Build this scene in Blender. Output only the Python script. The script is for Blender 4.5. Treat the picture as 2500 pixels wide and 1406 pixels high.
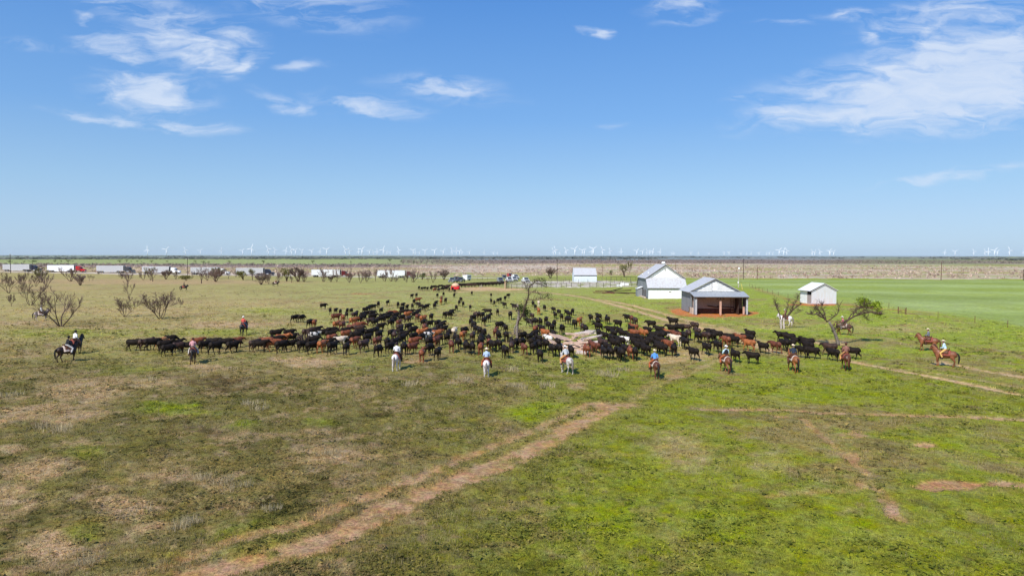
import bpy, math, random
import numpy as np
from mathutils import Vector, Matrix, Euler

for o in list(bpy.data.objects):
    bpy.data.objects.remove(o, do_unlink=True)
scene = bpy.context.scene
C = scene.collection
R = math.radians

# ------------------------------------------------------------------ camera
CAM_H = 11.2
FPX = 1667.0                      # focal length in pixels of the 2500 px wide photograph
PITCH = math.atan((703 - 623.5) / FPX)
ROLL = 0.0012
cam_d = bpy.data.cameras.new('camera'); cam = bpy.data.objects.new('camera', cam_d); C.objects.link(cam)
cam_d.sensor_width = 36; cam_d.lens = 36 * FPX / 2500
cam_d.clip_start = 0.5; cam_d.clip_end = 120000
CAM_ROT = Euler((math.pi / 2 - PITCH, 0, 0)).to_matrix() @ Matrix.Rotation(ROLL, 3, 'Z')
cam.matrix_world = Matrix.Translation((0, 0, CAM_H)) @ CAM_ROT.to_4x4()
scene.camera = cam
scene.render.resolution_x = 1024; scene.render.resolution_y = 575
scene.render.engine = 'CYCLES'
vs = scene.view_settings
vs.view_transform = 'Standard'; vs.look = 'None'; vs.gamma = 1; vs.exposure = 0.2
vs.use_curve_mapping = False

def cam_dir(px, py):
    return (CAM_ROT @ Vector(((px - 1250) / FPX, (703 - py) / FPX, -1))).normalized()

# ------------------------------------------------------------------ sun and sky
SUN_EL, SUN_AZ = 43.0, 31.0       # the sun stands behind the camera, to its left: shadows run away and to the right
sd = Vector((-math.sin(R(SUN_AZ)) * math.cos(R(SUN_EL)), -math.cos(R(SUN_AZ)) * math.cos(R(SUN_EL)), math.sin(R(SUN_EL))))
sun_l = bpy.data.lights.new('sun', 'SUN'); sun = bpy.data.objects.new('sun', sun_l); C.objects.link(sun)
sun_l.energy = 4.8; sun_l.angle = R(0.53); sun_l.color = (1.0, 0.955, 0.88)
sun.rotation_euler = (-sd).to_track_quat('-Z', 'Y').to_euler(); sun.location = (-60, -80, 120)

world = bpy.data.worlds.new('World'); scene.world = world; world.use_nodes = True
wt = world.node_tree; wt.nodes.clear()
def wn(t, **k):
    n = wt.nodes.new(t)
    for a, b in k.items(): setattr(n, a, b)
    return n
def wmath(op, a, b=None, c=None, clamp=False):
    n = wn('ShaderNodeMath', operation=op, use_clamp=clamp)
    for i, v in enumerate((a, b, c)):
        if v is None: continue
        if isinstance(v, (int, float)): n.inputs[i].default_value = v
        else: wt.links.new(v, n.inputs[i])
    return n.outputs[0]
sky = wn('ShaderNodeTexSky', sky_type='NISHITA', sun_disc=False)
sky.sun_elevation = R(SUN_EL); sky.sun_rotation = math.atan2(sd.x, sd.y) % (2 * math.pi)
sky.altitude = 500; sky.air_density = 1.0; sky.dust_density = 0.6; sky.ozone_density = 2.2
tc = wn('ShaderNodeTexCoord')
sep = wn('ShaderNodeSeparateXYZ'); wt.links.new(tc.outputs['Generated'], sep.inputs[0])
fwd = wmath('MAXIMUM', sep.outputs['Y'], 0.05)
u = wmath('DIVIDE', sep.outputs['X'], fwd); v = wmath('DIVIDE', sep.outputs['Z'], fwd)
uv = wn('ShaderNodeCombineXYZ'); wt.links.new(u, uv.inputs[0]); wt.links.new(v, uv.inputs[1])
# wispy distortion of the cloud outlines
dn = wn('ShaderNodeTexNoise'); dn.inputs['Scale'].default_value = 9; dn.inputs['Detail'].default_value = 6
dmap = wn('ShaderNodeMapping'); dmap.inputs['Scale'].default_value = (1, 2.2, 1); wt.links.new(uv.outputs[0], dmap.inputs[0]); wt.links.new(dmap.outputs[0], dn.inputs['Vector'])
dsub = wn('ShaderNodeVectorMath', operation='SUBTRACT'); wt.links.new(dn.outputs['Color'], dsub.inputs[0]); dsub.inputs[1].default_value = (.5, .5, .5)
dsc = wn('ShaderNodeVectorMath', operation='MULTIPLY'); wt.links.new(dsub.outputs[0], dsc.inputs[0]); dsc.inputs[1].default_value = (.15, .040, 0)
duv = wn('ShaderNodeVectorMath', operation='ADD'); wt.links.new(uv.outputs[0], duv.inputs[0]); wt.links.new(dsc.outputs[0], duv.inputs[1])
CLOUDS = [  # px, py, half width, half height, tilt, strength
 (455,118,125,48,-20,.92),(592,160,52,34,25,.85),(300,118,95,30,-16,.62),(362,222,125,50,-6,.98),(575,84,70,26,-12,.5),
 (380,32,190,40,-12,.38),(770,28,190,44,-6,.36),(222,58,50,17,-25,.45),(250,287,115,11,-7,.62),(462,300,110,15,-8,.72),
 (735,165,42,16,6,.5),(705,258,90,16,-15,.5),(890,256,130,20,-8,.78),(1085,216,150,30,-8,.55),(1437,82,30,9,-8,.7),
 (1665,12,95,24,4,.62),(1700,40,90,12,10,.4),(2300,228,350,80,4,1.35),(2200,262,350,42,5,1.1),(2390,150,220,80,3,1.15),(2310,55,200,50,6,.62),
 (2055,50,60,14,3,.5),(2115,97,50,16,-14,.5),(1905,297,120,9,8,.6),(2350,422,210,13,8,.42),(2190,440,50,10,6,.42),
 (1500,302,50,6,6,.33),(1825,238,45,6,3,.35),(2250,300,160,12,0,.5),(60,110,120,14,-6,.25),(1900,60,60,8,-4,.3)]
acc = None
for px, py, a, b, tilt, s in CLOUDS:
    d = cam_dir(px, py)
    mp = wn('ShaderNodeMapping', vector_type='TEXTURE')
    mp.inputs['Location'].default_value = (d.x / d.y, d.z / d.y, 0)
    mp.inputs['Rotation'].default_value = (0, 0, R(tilt))
    mp.inputs['Scale'].default_value = (a / FPX * 1.25, b / FPX * 1.35, 1)
    wt.links.new(duv.outputs[0], mp.inputs[0])
    ln = wn('ShaderNodeVectorMath', operation='LENGTH'); wt.links.new(mp.outputs[0], ln.inputs[0])
    mr = wn('ShaderNodeMapRange', interpolation_type='SMOOTHERSTEP')
    wt.links.new(ln.outputs['Value'], mr.inputs[0])
    mr.inputs[1].default_value = 1.3; mr.inputs[2].default_value = 0.0; mr.inputs[3].default_value = 0; mr.inputs[4].default_value = s
    acc = mr.outputs[0] if acc is None else wmath('MAXIMUM', acc, mr.outputs[0])
infront = wmath('GREATER_THAN', sep.outputs['Y'], 0.06)
acc = wmath('MULTIPLY', acc, infront)
# thin cloud streaks elsewhere on the dome, same kind as in view
pz = wmath('ADD', wmath('MAXIMUM', sep.outputs['Z'], 0.0), 0.12)
pl = wn('ShaderNodeCombineXYZ'); wt.links.new(wmath('DIVIDE', sep.outputs['X'], pz), pl.inputs[0]); wt.links.new(wmath('DIVIDE', sep.outputs['Y'], pz), pl.inputs[1])
gn = wn('ShaderNodeTexNoise'); gn.inputs['Scale'].default_value = .55; gn.inputs['Detail'].default_value = 7; gn.inputs['Distortion'].default_value = .6
wt.links.new(pl.outputs[0], gn.inputs['Vector'])
gm = wn('ShaderNodeMapRange'); wt.links.new(gn.outputs[0], gm.inputs[0]); gm.inputs[1].default_value = .56; gm.inputs[2].default_value = .85; gm.inputs[4].default_value = .8
gen = wmath('MULTIPLY', gm.outputs[0], wmath('SUBTRACT', 1.0, infront))
# texture inside the clouds
fm = wn('ShaderNodeMapping'); fm.inputs['Scale'].default_value = (1, 3.8, 1); fm.inputs['Rotation'].default_value = (0, 0, R(7)); wt.links.new(duv.outputs[0], fm.inputs[0])
fn = wn('ShaderNodeTexNoise'); fn.inputs['Scale'].default_value = 13; fn.inputs['Detail'].default_value = 9; fn.inputs['Roughness'].default_value = .62; fn.inputs['Distortion'].default_value = .5
wt.links.new(fm.outputs[0], fn.inputs['Vector'])
tx = wn('ShaderNodeMapRange'); wt.links.new(fn.outputs[0], tx.inputs[0]); tx.inputs[1].default_value = .3; tx.inputs[2].default_value = .62; tx.inputs[3].default_value = -.62; tx.inputs[4].default_value = .14
dens = wmath('ADD', acc, wmath('MULTIPLY', tx.outputs[0], wmath('MINIMUM', wmath('MULTIPLY', acc, 3), 1)))
dens = wmath('MULTIPLY', wmath('MAXIMUM', dens, 0), .98, clamp=True)
dens = wmath('MINIMUM', wmath('MAXIMUM', dens, gen), .84)
ir = wn('ShaderNodeMapRange'); wt.links.new(fn.outputs[0], ir.inputs[0]); ir.inputs[1].default_value = .36; ir.inputs[2].default_value = .62; ir.inputs[3].default_value = .74; ir.inputs[4].default_value = 1.0
dens = wmath('MULTIPLY', dens, ir.outputs[0])
SKY_K = 0.115
tint = wn('ShaderNodeMix', data_type='RGBA', blend_type='MULTIPLY'); tint.inputs[0].default_value = 1
wt.links.new(sky.outputs[0], tint.inputs[6])
rampn = wn('ShaderNodeValToRGB'); cr = rampn.color_ramp; cr.interpolation = 'B_SPLINE'
SKY_TINT = [(0.0, (.62, .78, 1.16)), (.09, (.66, .78, .98)), (.19, (.63, .86, 1.10)), (.36, (.52, .95, 1.40)), (1.0, (.50, .92, 1.38))]
while len(cr.elements) < len(SKY_TINT): cr.elements.new(.5)
for e_, (ps, cc) in zip(cr.elements, SKY_TINT): e_.position = ps; e_.color = tuple(x / 1.5 for x in cc) + (1,)
wt.links.new(sep.outputs['Z'], rampn.inputs[0])
tsc = wn('ShaderNodeVectorMath', operation='SCALE'); tsc.inputs['Scale'].default_value = 1.5; wt.links.new(rampn.outputs[0], tsc.inputs[0]); wt.links.new(tsc.outputs[0], tint.inputs[7])
# even out the blue with a plain elevation gradient, the same all round the dome
gr = wn('ShaderNodeValToRGB'); cr2 = gr.color_ramp; cr2.interpolation = 'LINEAR'
SKYG = [(0.0, (.455, .625, .80)), (.05, (.42, .60, .80)), (.095, (.355, .570, .80)), (.19, (.205, .425, .785)), (.35, (.100, .285, .69)), (1.0, (.045, .16, .50))]
while len(cr2.elements) < len(SKYG): cr2.elements.new(.5)
for e_, (ps, cc) in zip(cr2.elements, SKYG): e_.position = ps; e_.color = cc + (1,)
wt.links.new(sep.outputs['Z'], gr.inputs[0])
gsc = wn('ShaderNodeVectorMath', operation='SCALE'); gsc.inputs['Scale'].default_value = .90 / SKY_K; wt.links.new(gr.outputs[0], gsc.inputs[0])
skm = wn('ShaderNodeMix', data_type='RGBA'); skm.inputs[0].default_value = .7; wt.links.new(tint.outputs[2], skm.inputs[6]); wt.links.new(gsc.outputs[0], skm.inputs[7])
cmix = wn('ShaderNodeMix', data_type='RGBA')
wt.links.new(dens, cmix.inputs[0]); wt.links.new(skm.outputs[2], cmix.inputs[6])
cmix.inputs[7].default_value = (.62 / SKY_K, .70 / SKY_K, .83 / SKY_K, 1)
bg = wn('ShaderNodeBackground'); bg.inputs['Strength'].default_value = SKY_K
wt.links.new(cmix.outputs[2], bg.inputs['Color'])
wo = wn('ShaderNodeOutputWorld'); wt.links.new(bg.outputs[0], wo.inputs['Surface'])

# ------------------------------------------------------------------ terrain height and photo <-> ground helpers
def sstep(a, b, x):
    t = np.clip((x - a) / (b - a), 0, 1); return t * t * (3 - 2 * t)
def hgt(x, y):
    x = np.asarray(x, float); y = np.asarray(y, float)
    near = .16 * np.sin(x / 23 + 1.3) * np.sin(y / 19 + .4) + .10 * np.sin(x / 11 - y / 13 + 2) + .07 * np.sin(x / 6.1 + y / 7.3)
    near = near * (1 - sstep(150, 330, y)) * sstep(12, 40, np.hypot(x, y))
    ramp = np.clip(-.0125 * (x + 190), -1.45, 1.35) * sstep(255, 385, y) * (1 - sstep(700, 1300, y))
    far = 3.5 * np.sin(x / 900 + y / 2300) * np.sin(y / 1700 + 1) * sstep(1500, 4000, y)
    return near + ramp + far
def hz(x, y): return float(hgt(x, y))
def at(px, py):
    """the ground point seen at pixel (px, py) of the photograph"""
    d = CAM_ROT @ Vector(((px - 1250) / FPX, (703 - py) / FPX, -1))
    h = 0.0; p = Vector((0, 0, 0))
    for _ in range(12):
        if d.z >= -1e-6: break
        t = (h - CAM_H) / d.z
        p = Vector((d.x * t, d.y * t, 0)); h = h * .4 + .6 * hz(p.x, p.y)
    return Vector((p.x, p.y, hz(p.x, p.y)))
def at_y(px, Y):
    X = (px - 1250) / FPX * Y
    return Vector((X, Y, hz(X, Y)))
MW = np.array(CAM_ROT)
def to_px(x, y, z):
    q = np.stack([x, y, z - CAM_H], -1) @ MW
    w = np.maximum(-q[..., 2], 1e-3)
    return 1250 + FPX * q[..., 0] / w, 703 - FPX * q[..., 1] / w

# value noise
def _h(ix, iy, s):
    n = (ix.astype(np.int64) * 374761393 + iy.astype(np.int64) * 668265263 + s * 1442695) & 0xffffffff
    n = ((n ^ (n >> 13)) * 1274126177) & 0xffffffff
    return ((n ^ (n >> 16)) & 0xffff) / 65535.0
def vnoise(x, y, s=0):
    ix = np.floor(x); iy = np.floor(y); fx = x - ix; fy = y - iy
    fx = fx * fx * (3 - 2 * fx); fy = fy * fy * (3 - 2 * fy)
    a = _h(ix, iy, s); b = _h(ix + 1, iy, s); c = _h(ix, iy + 1, s); d = _h(ix + 1, iy + 1, s)
    return (a * (1 - fx) + b * fx) * (1 - fy) + (c * (1 - fx) + d * fx) * fy
def fbm(x, y, s=0, o=4):
    t = 0; a = .5; n = 0
    for i in range(o):
        t = t + a * vnoise(x, y, s + i * 17); n += a; a *= .5; x = x * 2.03 + 11.3; y = y * 2.03 + 5.7
    return t / n
def lin(c):
    c = np.array(c, float) / 255
    return np.where(c <= .04045, c / 12.92, ((c + .055) / 1.055) ** 2.4)

# ------------------------------------------------------------------ materials
def nodes(m):
    m.use_nodes = True; nt = m.node_tree
    return nt, nt.nodes['Principled BSDF']
def mat(name, col, rough=.8, metal=0.0, var=0.0, scale=6.0, spec=.3, stretch=(1, 1, 1), bump=0.0, bscale=None, col2=None, lo=.35, hi=.65):
    m = bpy.data.materials.new(name); nt, b = nodes(m)
    b.inputs['Roughness'].default_value = rough; b.inputs['Metallic'].default_value = metal
    b.inputs['Specular IOR Level'].default_value = spec
    c = tuple(col) + (1,)
    b.inputs['Base Color'].default_value = c
    if var or bump or col2:
        t = nt.nodes.new('ShaderNodeTexCoord'); mp = nt.nodes.new('ShaderNodeMapping'); mp.inputs['Scale'].default_value = stretch
        nt.links.new(t.outputs['Object'], mp.inputs[0])
        n = nt.nodes.new('ShaderNodeTexNoise'); n.inputs['Scale'].default_value = scale; n.inputs['Detail'].default_value = 6
        nt.links.new(mp.outputs[0], n.inputs['Vector'])
        if var or col2:
            rr = nt.nodes.new('ShaderNodeMapRange'); rr.inputs[1].default_value = lo; rr.inputs[2].default_value = hi; nt.links.new(n.outputs[0], rr.inputs[0])
            mx = nt.nodes.new('ShaderNodeMix'); mx.data_type = 'RGBA'
            nt.links.new(rr.outputs[0], mx.inputs[0])
            mx.inputs[6].default_value = tuple(x * (1 - var) for x in col) + (1,)
            mx.inputs[7].default_value = (tuple(col2) if col2 else tuple(min(1, x * (1 + var)) for x in col)) + (1,)
            nt.links.new(mx.outputs[2], b.inputs['Base Color'])
        if bump:
            n2 = n
            if bscale:
                n2 = nt.nodes.new('ShaderNodeTexNoise'); n2.inputs['Scale'].default_value = bscale; nt.links.new(mp.outputs[0], n2.inputs['Vector'])
            bp = nt.nodes.new('ShaderNodeBump'); bp.inputs['Strength'].default_value = bump; bp.inputs['Distance'].default_value = .05
            nt.links.new(n2.outputs[0], bp.inputs['Height']); nt.links.new(bp.outputs[0], b.inputs['Normal'])
    return m
def sheet_mat(name, col, rough=.45, metal=.0, rib=1.0, axis='X', dirt=.25, rust=None):
    """painted or galvanised corrugated sheet: fine ribs as bump, streaky weathering"""
    m = bpy.data.materials.new(name); nt, b = nodes(m)
    b.inputs['Roughness'].default_value = rough; b.inputs['Metallic'].default_value = metal; b.inputs['Specular IOR Level'].default_value = .4
    t = nt.nodes.new('ShaderNodeTexCoord')
    w = nt.nodes.new('ShaderNodeTexWave'); w.bands_direction = axis; w.inputs['Scale'].default_value = 1.6 * rib
    nt.links.new(t.outputs['Object'], w.inputs['Vector'])
    bp = nt.nodes.new('ShaderNodeBump'); bp.inputs['Strength'].default_value = .35; bp.inputs['Distance'].default_value = .03
    nt.links.new(w.outputs['Fac'], bp.inputs['Height']); nt.links.new(bp.outputs[0], b.inputs['Normal'])
    n = nt.nodes.new('ShaderNodeTexNoise'); n.inputs['Scale'].default_value = 1.1; n.inputs['Detail'].default_value = 8
    mp = nt.nodes.new('ShaderNodeMapping'); mp.inputs['Scale'].default_value = (2.5, 2.5, .5); nt.links.new(t.outputs['Object'], mp.inputs[0]); nt.links.new(mp.outputs[0], n.inputs['Vector'])
    rr = nt.nodes.new('ShaderNodeMapRange'); rr.inputs[1].default_value = .42; rr.inputs[2].default_value = .75; rr.inputs[4].default_value = 1; nt.links.new(n.outputs[0], rr.inputs[0])
    mx = nt.nodes.new('ShaderNodeMix'); mx.data_type = 'RGBA'; nt.links.new(rr.outputs[0], mx.inputs[0])
    mx.inputs[6].default_value = tuple(col) + (1,)
    mx.inputs[7].default_value = (tuple(rust) if rust else tuple(x * (1 - dirt) for x in col)) + (1,)
    nt.links.new(mx.outputs[2], b.inputs['Base Color'])
    return m
M = {}
M['black_hide'] = mat('black_hide', (.016, .011, .008), .65, var=.3, scale=3, spec=.12)
M['dark_brown_hide'] = mat('dark_brown_hide', (.045, .022, .014), .6, var=.4, scale=3)
M['dark_red_hide'] = mat('dark_red_hide', (.12, .036, .017), .6, var=.4, scale=3)
M['red_hide'] = mat('red_hide', (.19, .055, .020), .6, var=.35, scale=3)
M['tan_hide'] = mat('tan_hide', (.38, .16, .055), .65, var=.3, scale=3)
M['cream_hide'] = mat('cream_hide', (.62, .50, .38), .7, var=.25, scale=3)
M['patched_hide'] = mat('patched_hide', (.02, .017, .015), .65, col2=(.72, .66, .58), var=.1, scale=1.6, lo=.44, hi=.48)
M['bay_coat'] = mat('bay_coat', (.12, .040, .018), .45, var=.35, scale=2, spec=.4)
M['chestnut_coat'] = mat('chestnut_coat', (.20, .070, .030), .45, var=.3, scale=2, spec=.4)
M['sorrel_coat'] = mat('sorrel_coat', (.30, .105, .033), .45, var=.3, scale=2, spec=.4)
M['dark_bay_coat'] = mat('dark_bay_coat', (.035, .016, .010), .45, var=.5, scale=2, spec=.4)
M['black_coat'] = mat('black_coat', (.012, .011, .012), .45, var=.3, scale=2, spec=.4)
M['grey_coat'] = mat('grey_coat', (.52, .48, .45), .6, var=.3, scale=3)
M['roan_coat'] = mat('roan_coat', (.36, .32, .29), .6, col2=(.62, .58, .54), var=.2, scale=5)
M['white_coat'] = mat('white_coat', (.68, .62, .60), .6, var=.15, scale=3)
M['grulla_coat'] = mat('grulla_coat', (.05, .035, .03), .6, col2=(.45, .38, .36), var=.2, scale=1.2)
M['dark_hair'] = mat('dark_hair', (.012, .010, .009), .7)
M['grey_hair'] = mat('grey_hair', (.20, .17, .15), .8)
M['red_hair'] = mat('red_hair', (.10, .035, .015), .7)
M['leather'] = mat('leather', (.10, .035, .015), .55, var=.3)
M['dark_leather'] = mat('dark_leather', (.03, .015, .01), .5)
M['blanket_pale'] = mat('blanket_pale', (.52, .42, .36), .95, var=.3, scale=9)
M['blanket_red'] = mat('blanket_red', (.30, .08, .06), .95, var=.3, scale=9)
M['skin'] = mat('skin', (.42, .22, .15), .55)
M['bark_grey'] = mat('bark_grey', (.20, .165, .14), .95, var=.4, scale=7, bump=.5)
M['bark_brown'] = mat('bark_brown', (.085, .055, .040), .95, var=.4, scale=7, bump=.4)
M['bark_pale'] = mat('bark_pale', (.42, .36, .31), .9, var=.25, scale=7)
M['twig'] = mat('twig', (.125, .082, .066), .95, var=.3)
M['twig_light'] = mat('twig_light', (.22, .155, .13), .95, var=.3)
M['leaf_bright'] = mat('leaf_bright', (.30, .38, .030), .6, var=.35, scale=2)
M['leaf_dark'] = mat('leaf_dark', (.075, .105, .025), .7, var=.45, scale=2)
M['leaf_olive'] = mat('leaf_olive', (.17, .165, .045), .7, var=.4, scale=2)
M['white_paint'] = mat('white_paint', (.83, .83, .82), .6, var=.05, scale=1.5)
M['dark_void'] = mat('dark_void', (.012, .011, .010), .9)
M['glass'] = mat('glass', (.02, .025, .03), .08, spec=.6)
M['rubber'] = mat('rubber', (.015, .015, .016), .85)
M['chrome'] = mat('chrome', (.55, .56, .58), .3, metal=.8)
M['rust'] = mat('rust', (.12, .055, .035), .9, var=.4, scale=4)
M['fence_grey'] = mat('fence_grey', (.15, .12, .105), .85, var=.3)
M['turbine_white'] = mat('turbine_white', (.74, .77, .79), .4)

# ------------------------------------------------------------------ mesh building
class MB:
    def __init__(s): s.v = []; s.f = []; s.m = []
    def add(s, vs, fs, mi=0):
        o = len(s.v); s.v.extend([tuple(p) for p in vs]); s.f.extend([tuple(i + o for i in f) for f in fs]); s.m.extend([mi] * len(fs)); return s
    def box(s, c, d, mi=0, rz=0.0, rx=0.0, ry=0.0):
        m = Matrix.Translation(c) @ Euler((rx, ry, rz)).to_matrix().to_4x4()
        hx, hy, hz_ = d[0] / 2, d[1] / 2, d[2] / 2
        vs = [m @ Vector((x, y, z)) for x in (-hx, hx) for y in (-hy, hy) for z in (-hz_, hz_)]
        return s.add(vs, [(0, 1, 3, 2), (4, 6, 7, 5), (0, 4, 5, 1), (2, 3, 7, 6), (0, 2, 6, 4), (1, 5, 7, 3)], mi)
    def tube(s, pts, rad, n=6, mi=0, cap=True):
        pts = [Vector(p) for p in pts]; vs = []; fs = []
        if isinstance(rad, (int, float)): rad = [rad] * len(pts)
        ref = None
        for i, p in enumerate(pts):
            t = (pts[min(i + 1, len(pts) - 1)] - pts[max(i - 1, 0)])
            t = t.normalized() if t.length > 1e-9 else Vector((0, 0, 1))
            if ref is None: ref = Vector((1, 0, 0)) if abs(t.x) < .8 else Vector((0, 1, 0))
            a = (ref - t * ref.dot(t)).normalized(); b = t.cross(a); ref = a
            for k in range(n):
                w = 2 * math.pi * k / n
                vs.append(p + (a * math.cos(w) + b * math.sin(w)) * rad[i])
        for i in range(len(pts) - 1):
            for k in range(n):
                fs.append((i * n + k, i * n + (k + 1) % n, (i + 1) * n + (k + 1) % n, (i + 1) * n + k))
        if cap:
            fs.append(tuple(reversed(range(n)))); fs.append(tuple((len(pts) - 1) * n + k for k in range(n)))
        return s.add(vs, fs, mi)
    def sweep(s, secs, n=12, mi=0):
        """secs: (x, y, z, half width along X, half height across); path lies in planes of constant x mostly"""
        vs = []; fs = []; P = [Vector(q[:3]) for q in secs]
        for i, q in enumerate(secs):
            t = (P[min(i + 1, len(P) - 1)] - P[max(i - 1, 0)]).normalized()
            a = Vector((1, 0, 0)); a = (a - t * a.dot(t)).normalized(); b = t.cross(a)
            for k in range(n):
                w = 2 * math.pi * k / n
                vs.append(P[i] + a * math.cos(w) * q[3] + b * math.sin(w) * q[4])
        L = len(secs)
        for i in range(L - 1):
            for k in range(n): fs.append((i * n + k, i * n + (k + 1) % n, (i + 1) * n + (k + 1) % n, (i + 1) * n + k))
        fs.append(tuple(reversed(range(n)))); fs.append(tuple((L - 1) * n + k for k in range(n)))
        return s.add(vs, fs, mi)
    def ball(s, c, r, n=8, m=6, mi=0):
        if isinstance(r, (int, float)): r = (r, r, r)
        vs = [(c[0], c[1], c[2] - r[2])]; fs = []
        for j in range(1, m):
            th = -math.pi / 2 + math.pi * j / m
            for k in range(n):
                w = 2 * math.pi * k / n
                vs.append((c[0] + r[0] * math.cos(th) * math.cos(w), c[1] + r[1] * math.cos(th) * math.sin(w), c[2] + r[2] * math.sin(th)))
        vs.append((c[0], c[1], c[2] + r[2])); T = len(vs) - 1
        for k in range(n): fs.append((0, 1 + (k + 1) % n, 1 + k))
        for j in range(m - 2):
            for k in range(n): fs.append((1 + j * n + k, 1 + j * n + (k + 1) % n, 1 + (j + 1) * n + (k + 1) % n, 1 + (j + 1) * n + k))
        for k in range(n): fs.append((1 + (m - 2) * n + k, 1 + (m - 2) * n + (k + 1) % n, T))
        return s.add(vs, fs, mi)
    def lathe(s, prof, n=16, c=(0, 0, 0), mi=0):
        vs = []; fs = []
        for r, z in prof:
            for k in range(n):
                w = 2 * math.pi * k / n; vs.append((c[0] + r * math.cos(w), c[1] + r * math.sin(w), c[2] + z))
        for i in range(len(prof) - 1):
            for k in range(n): fs.append((i * n + k, i * n + (k + 1) % n, (i + 1) * n + (k + 1) % n, (i + 1) * n + k))
        fs.append(tuple(reversed(range(n)))); fs.append(tuple((len(prof) - 1) * n + k for k in range(n)))
        return s.add(vs, fs, mi)
    def prism(s, poly, axis_vec, mi=0):
        """extrude a 3D polygon along a vector"""
        a = [Vector(p) for p in poly]; e = Vector(axis_vec); n = len(a)
        vs = a + [p + e for p in a]
        fs = [tuple(reversed(range(n))), tuple(range(n, 2 * n))] + [(i, (i + 1) % n, n + (i + 1) % n, n + i) for i in range(n)]
        return s.add(vs, fs, mi)
    def mesh(s, name, mats, smooth=False):
        me = bpy.data.meshes.new(name); me.from_pydata(s.v, [], s.f)
        for m in (mats if isinstance(mats, (list, tuple)) else [mats]): me.materials.append(m)
        if any(s.m): me.polygons.foreach_set('material_index', s.m)
        if smooth: me.polygons.foreach_set('use_smooth', [True] * len(me.polygons))
        me.update(); return me
    def build(s, name, mats, parent=None, smooth=False):
        return place(name, s.mesh(name, mats, smooth), parent)
def place(name, me, parent=None):
    o = bpy.data.objects.new(name, me); C.objects.link(o)
    if parent is not None: o.parent = parent
    return o
def tag(o, label=None, cat=None, group=None, kind=None):
    if label: o['label'] = label
    if cat: o['category'] = cat
    if group: o['group'] = group
    if kind: o['kind'] = kind
    return o
def empty(name, loc=(0, 0, 0), rz=0.0):
    o = bpy.data.objects.new(name, None); C.objects.link(o); o.location = loc; o.rotation_euler = (0, 0, rz); o.empty_display_size = .2
    return o
def copy_tree(o, parent=None):
    c = o.copy(); C.objects.link(c)
    if parent is not None: c.parent = parent
    for ch in list(o.children): copy_tree(ch, c)
    return c
def remeshed(mb, name, voxel, smooth=3, ratio=1.0):
    me = mb.mesh(name + '_raw', M['dark_void'])
    o = bpy.data.objects.new('tmp', me); C.objects.link(o)
    r = o.modifiers.new('r', 'REMESH'); r.mode = 'VOXEL'; r.voxel_size = voxel
    s = o.modifiers.new('s', 'SMOOTH'); s.iterations = smooth; s.factor = .5
    if ratio < 1: d = o.modifiers.new('d', 'DECIMATE'); d.ratio = ratio
    dg = bpy.context.evaluated_depsgraph_get()
    out = bpy.data.meshes.new_from_object(o.evaluated_get(dg)); out.name = name
    bpy.data.objects.remove(o, do_unlink=True); bpy.data.meshes.remove(me)
    out.materials.clear()
    out.polygons.foreach_set('use_smooth', [True] * len(out.polygons)); out.update()
    return out
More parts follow.
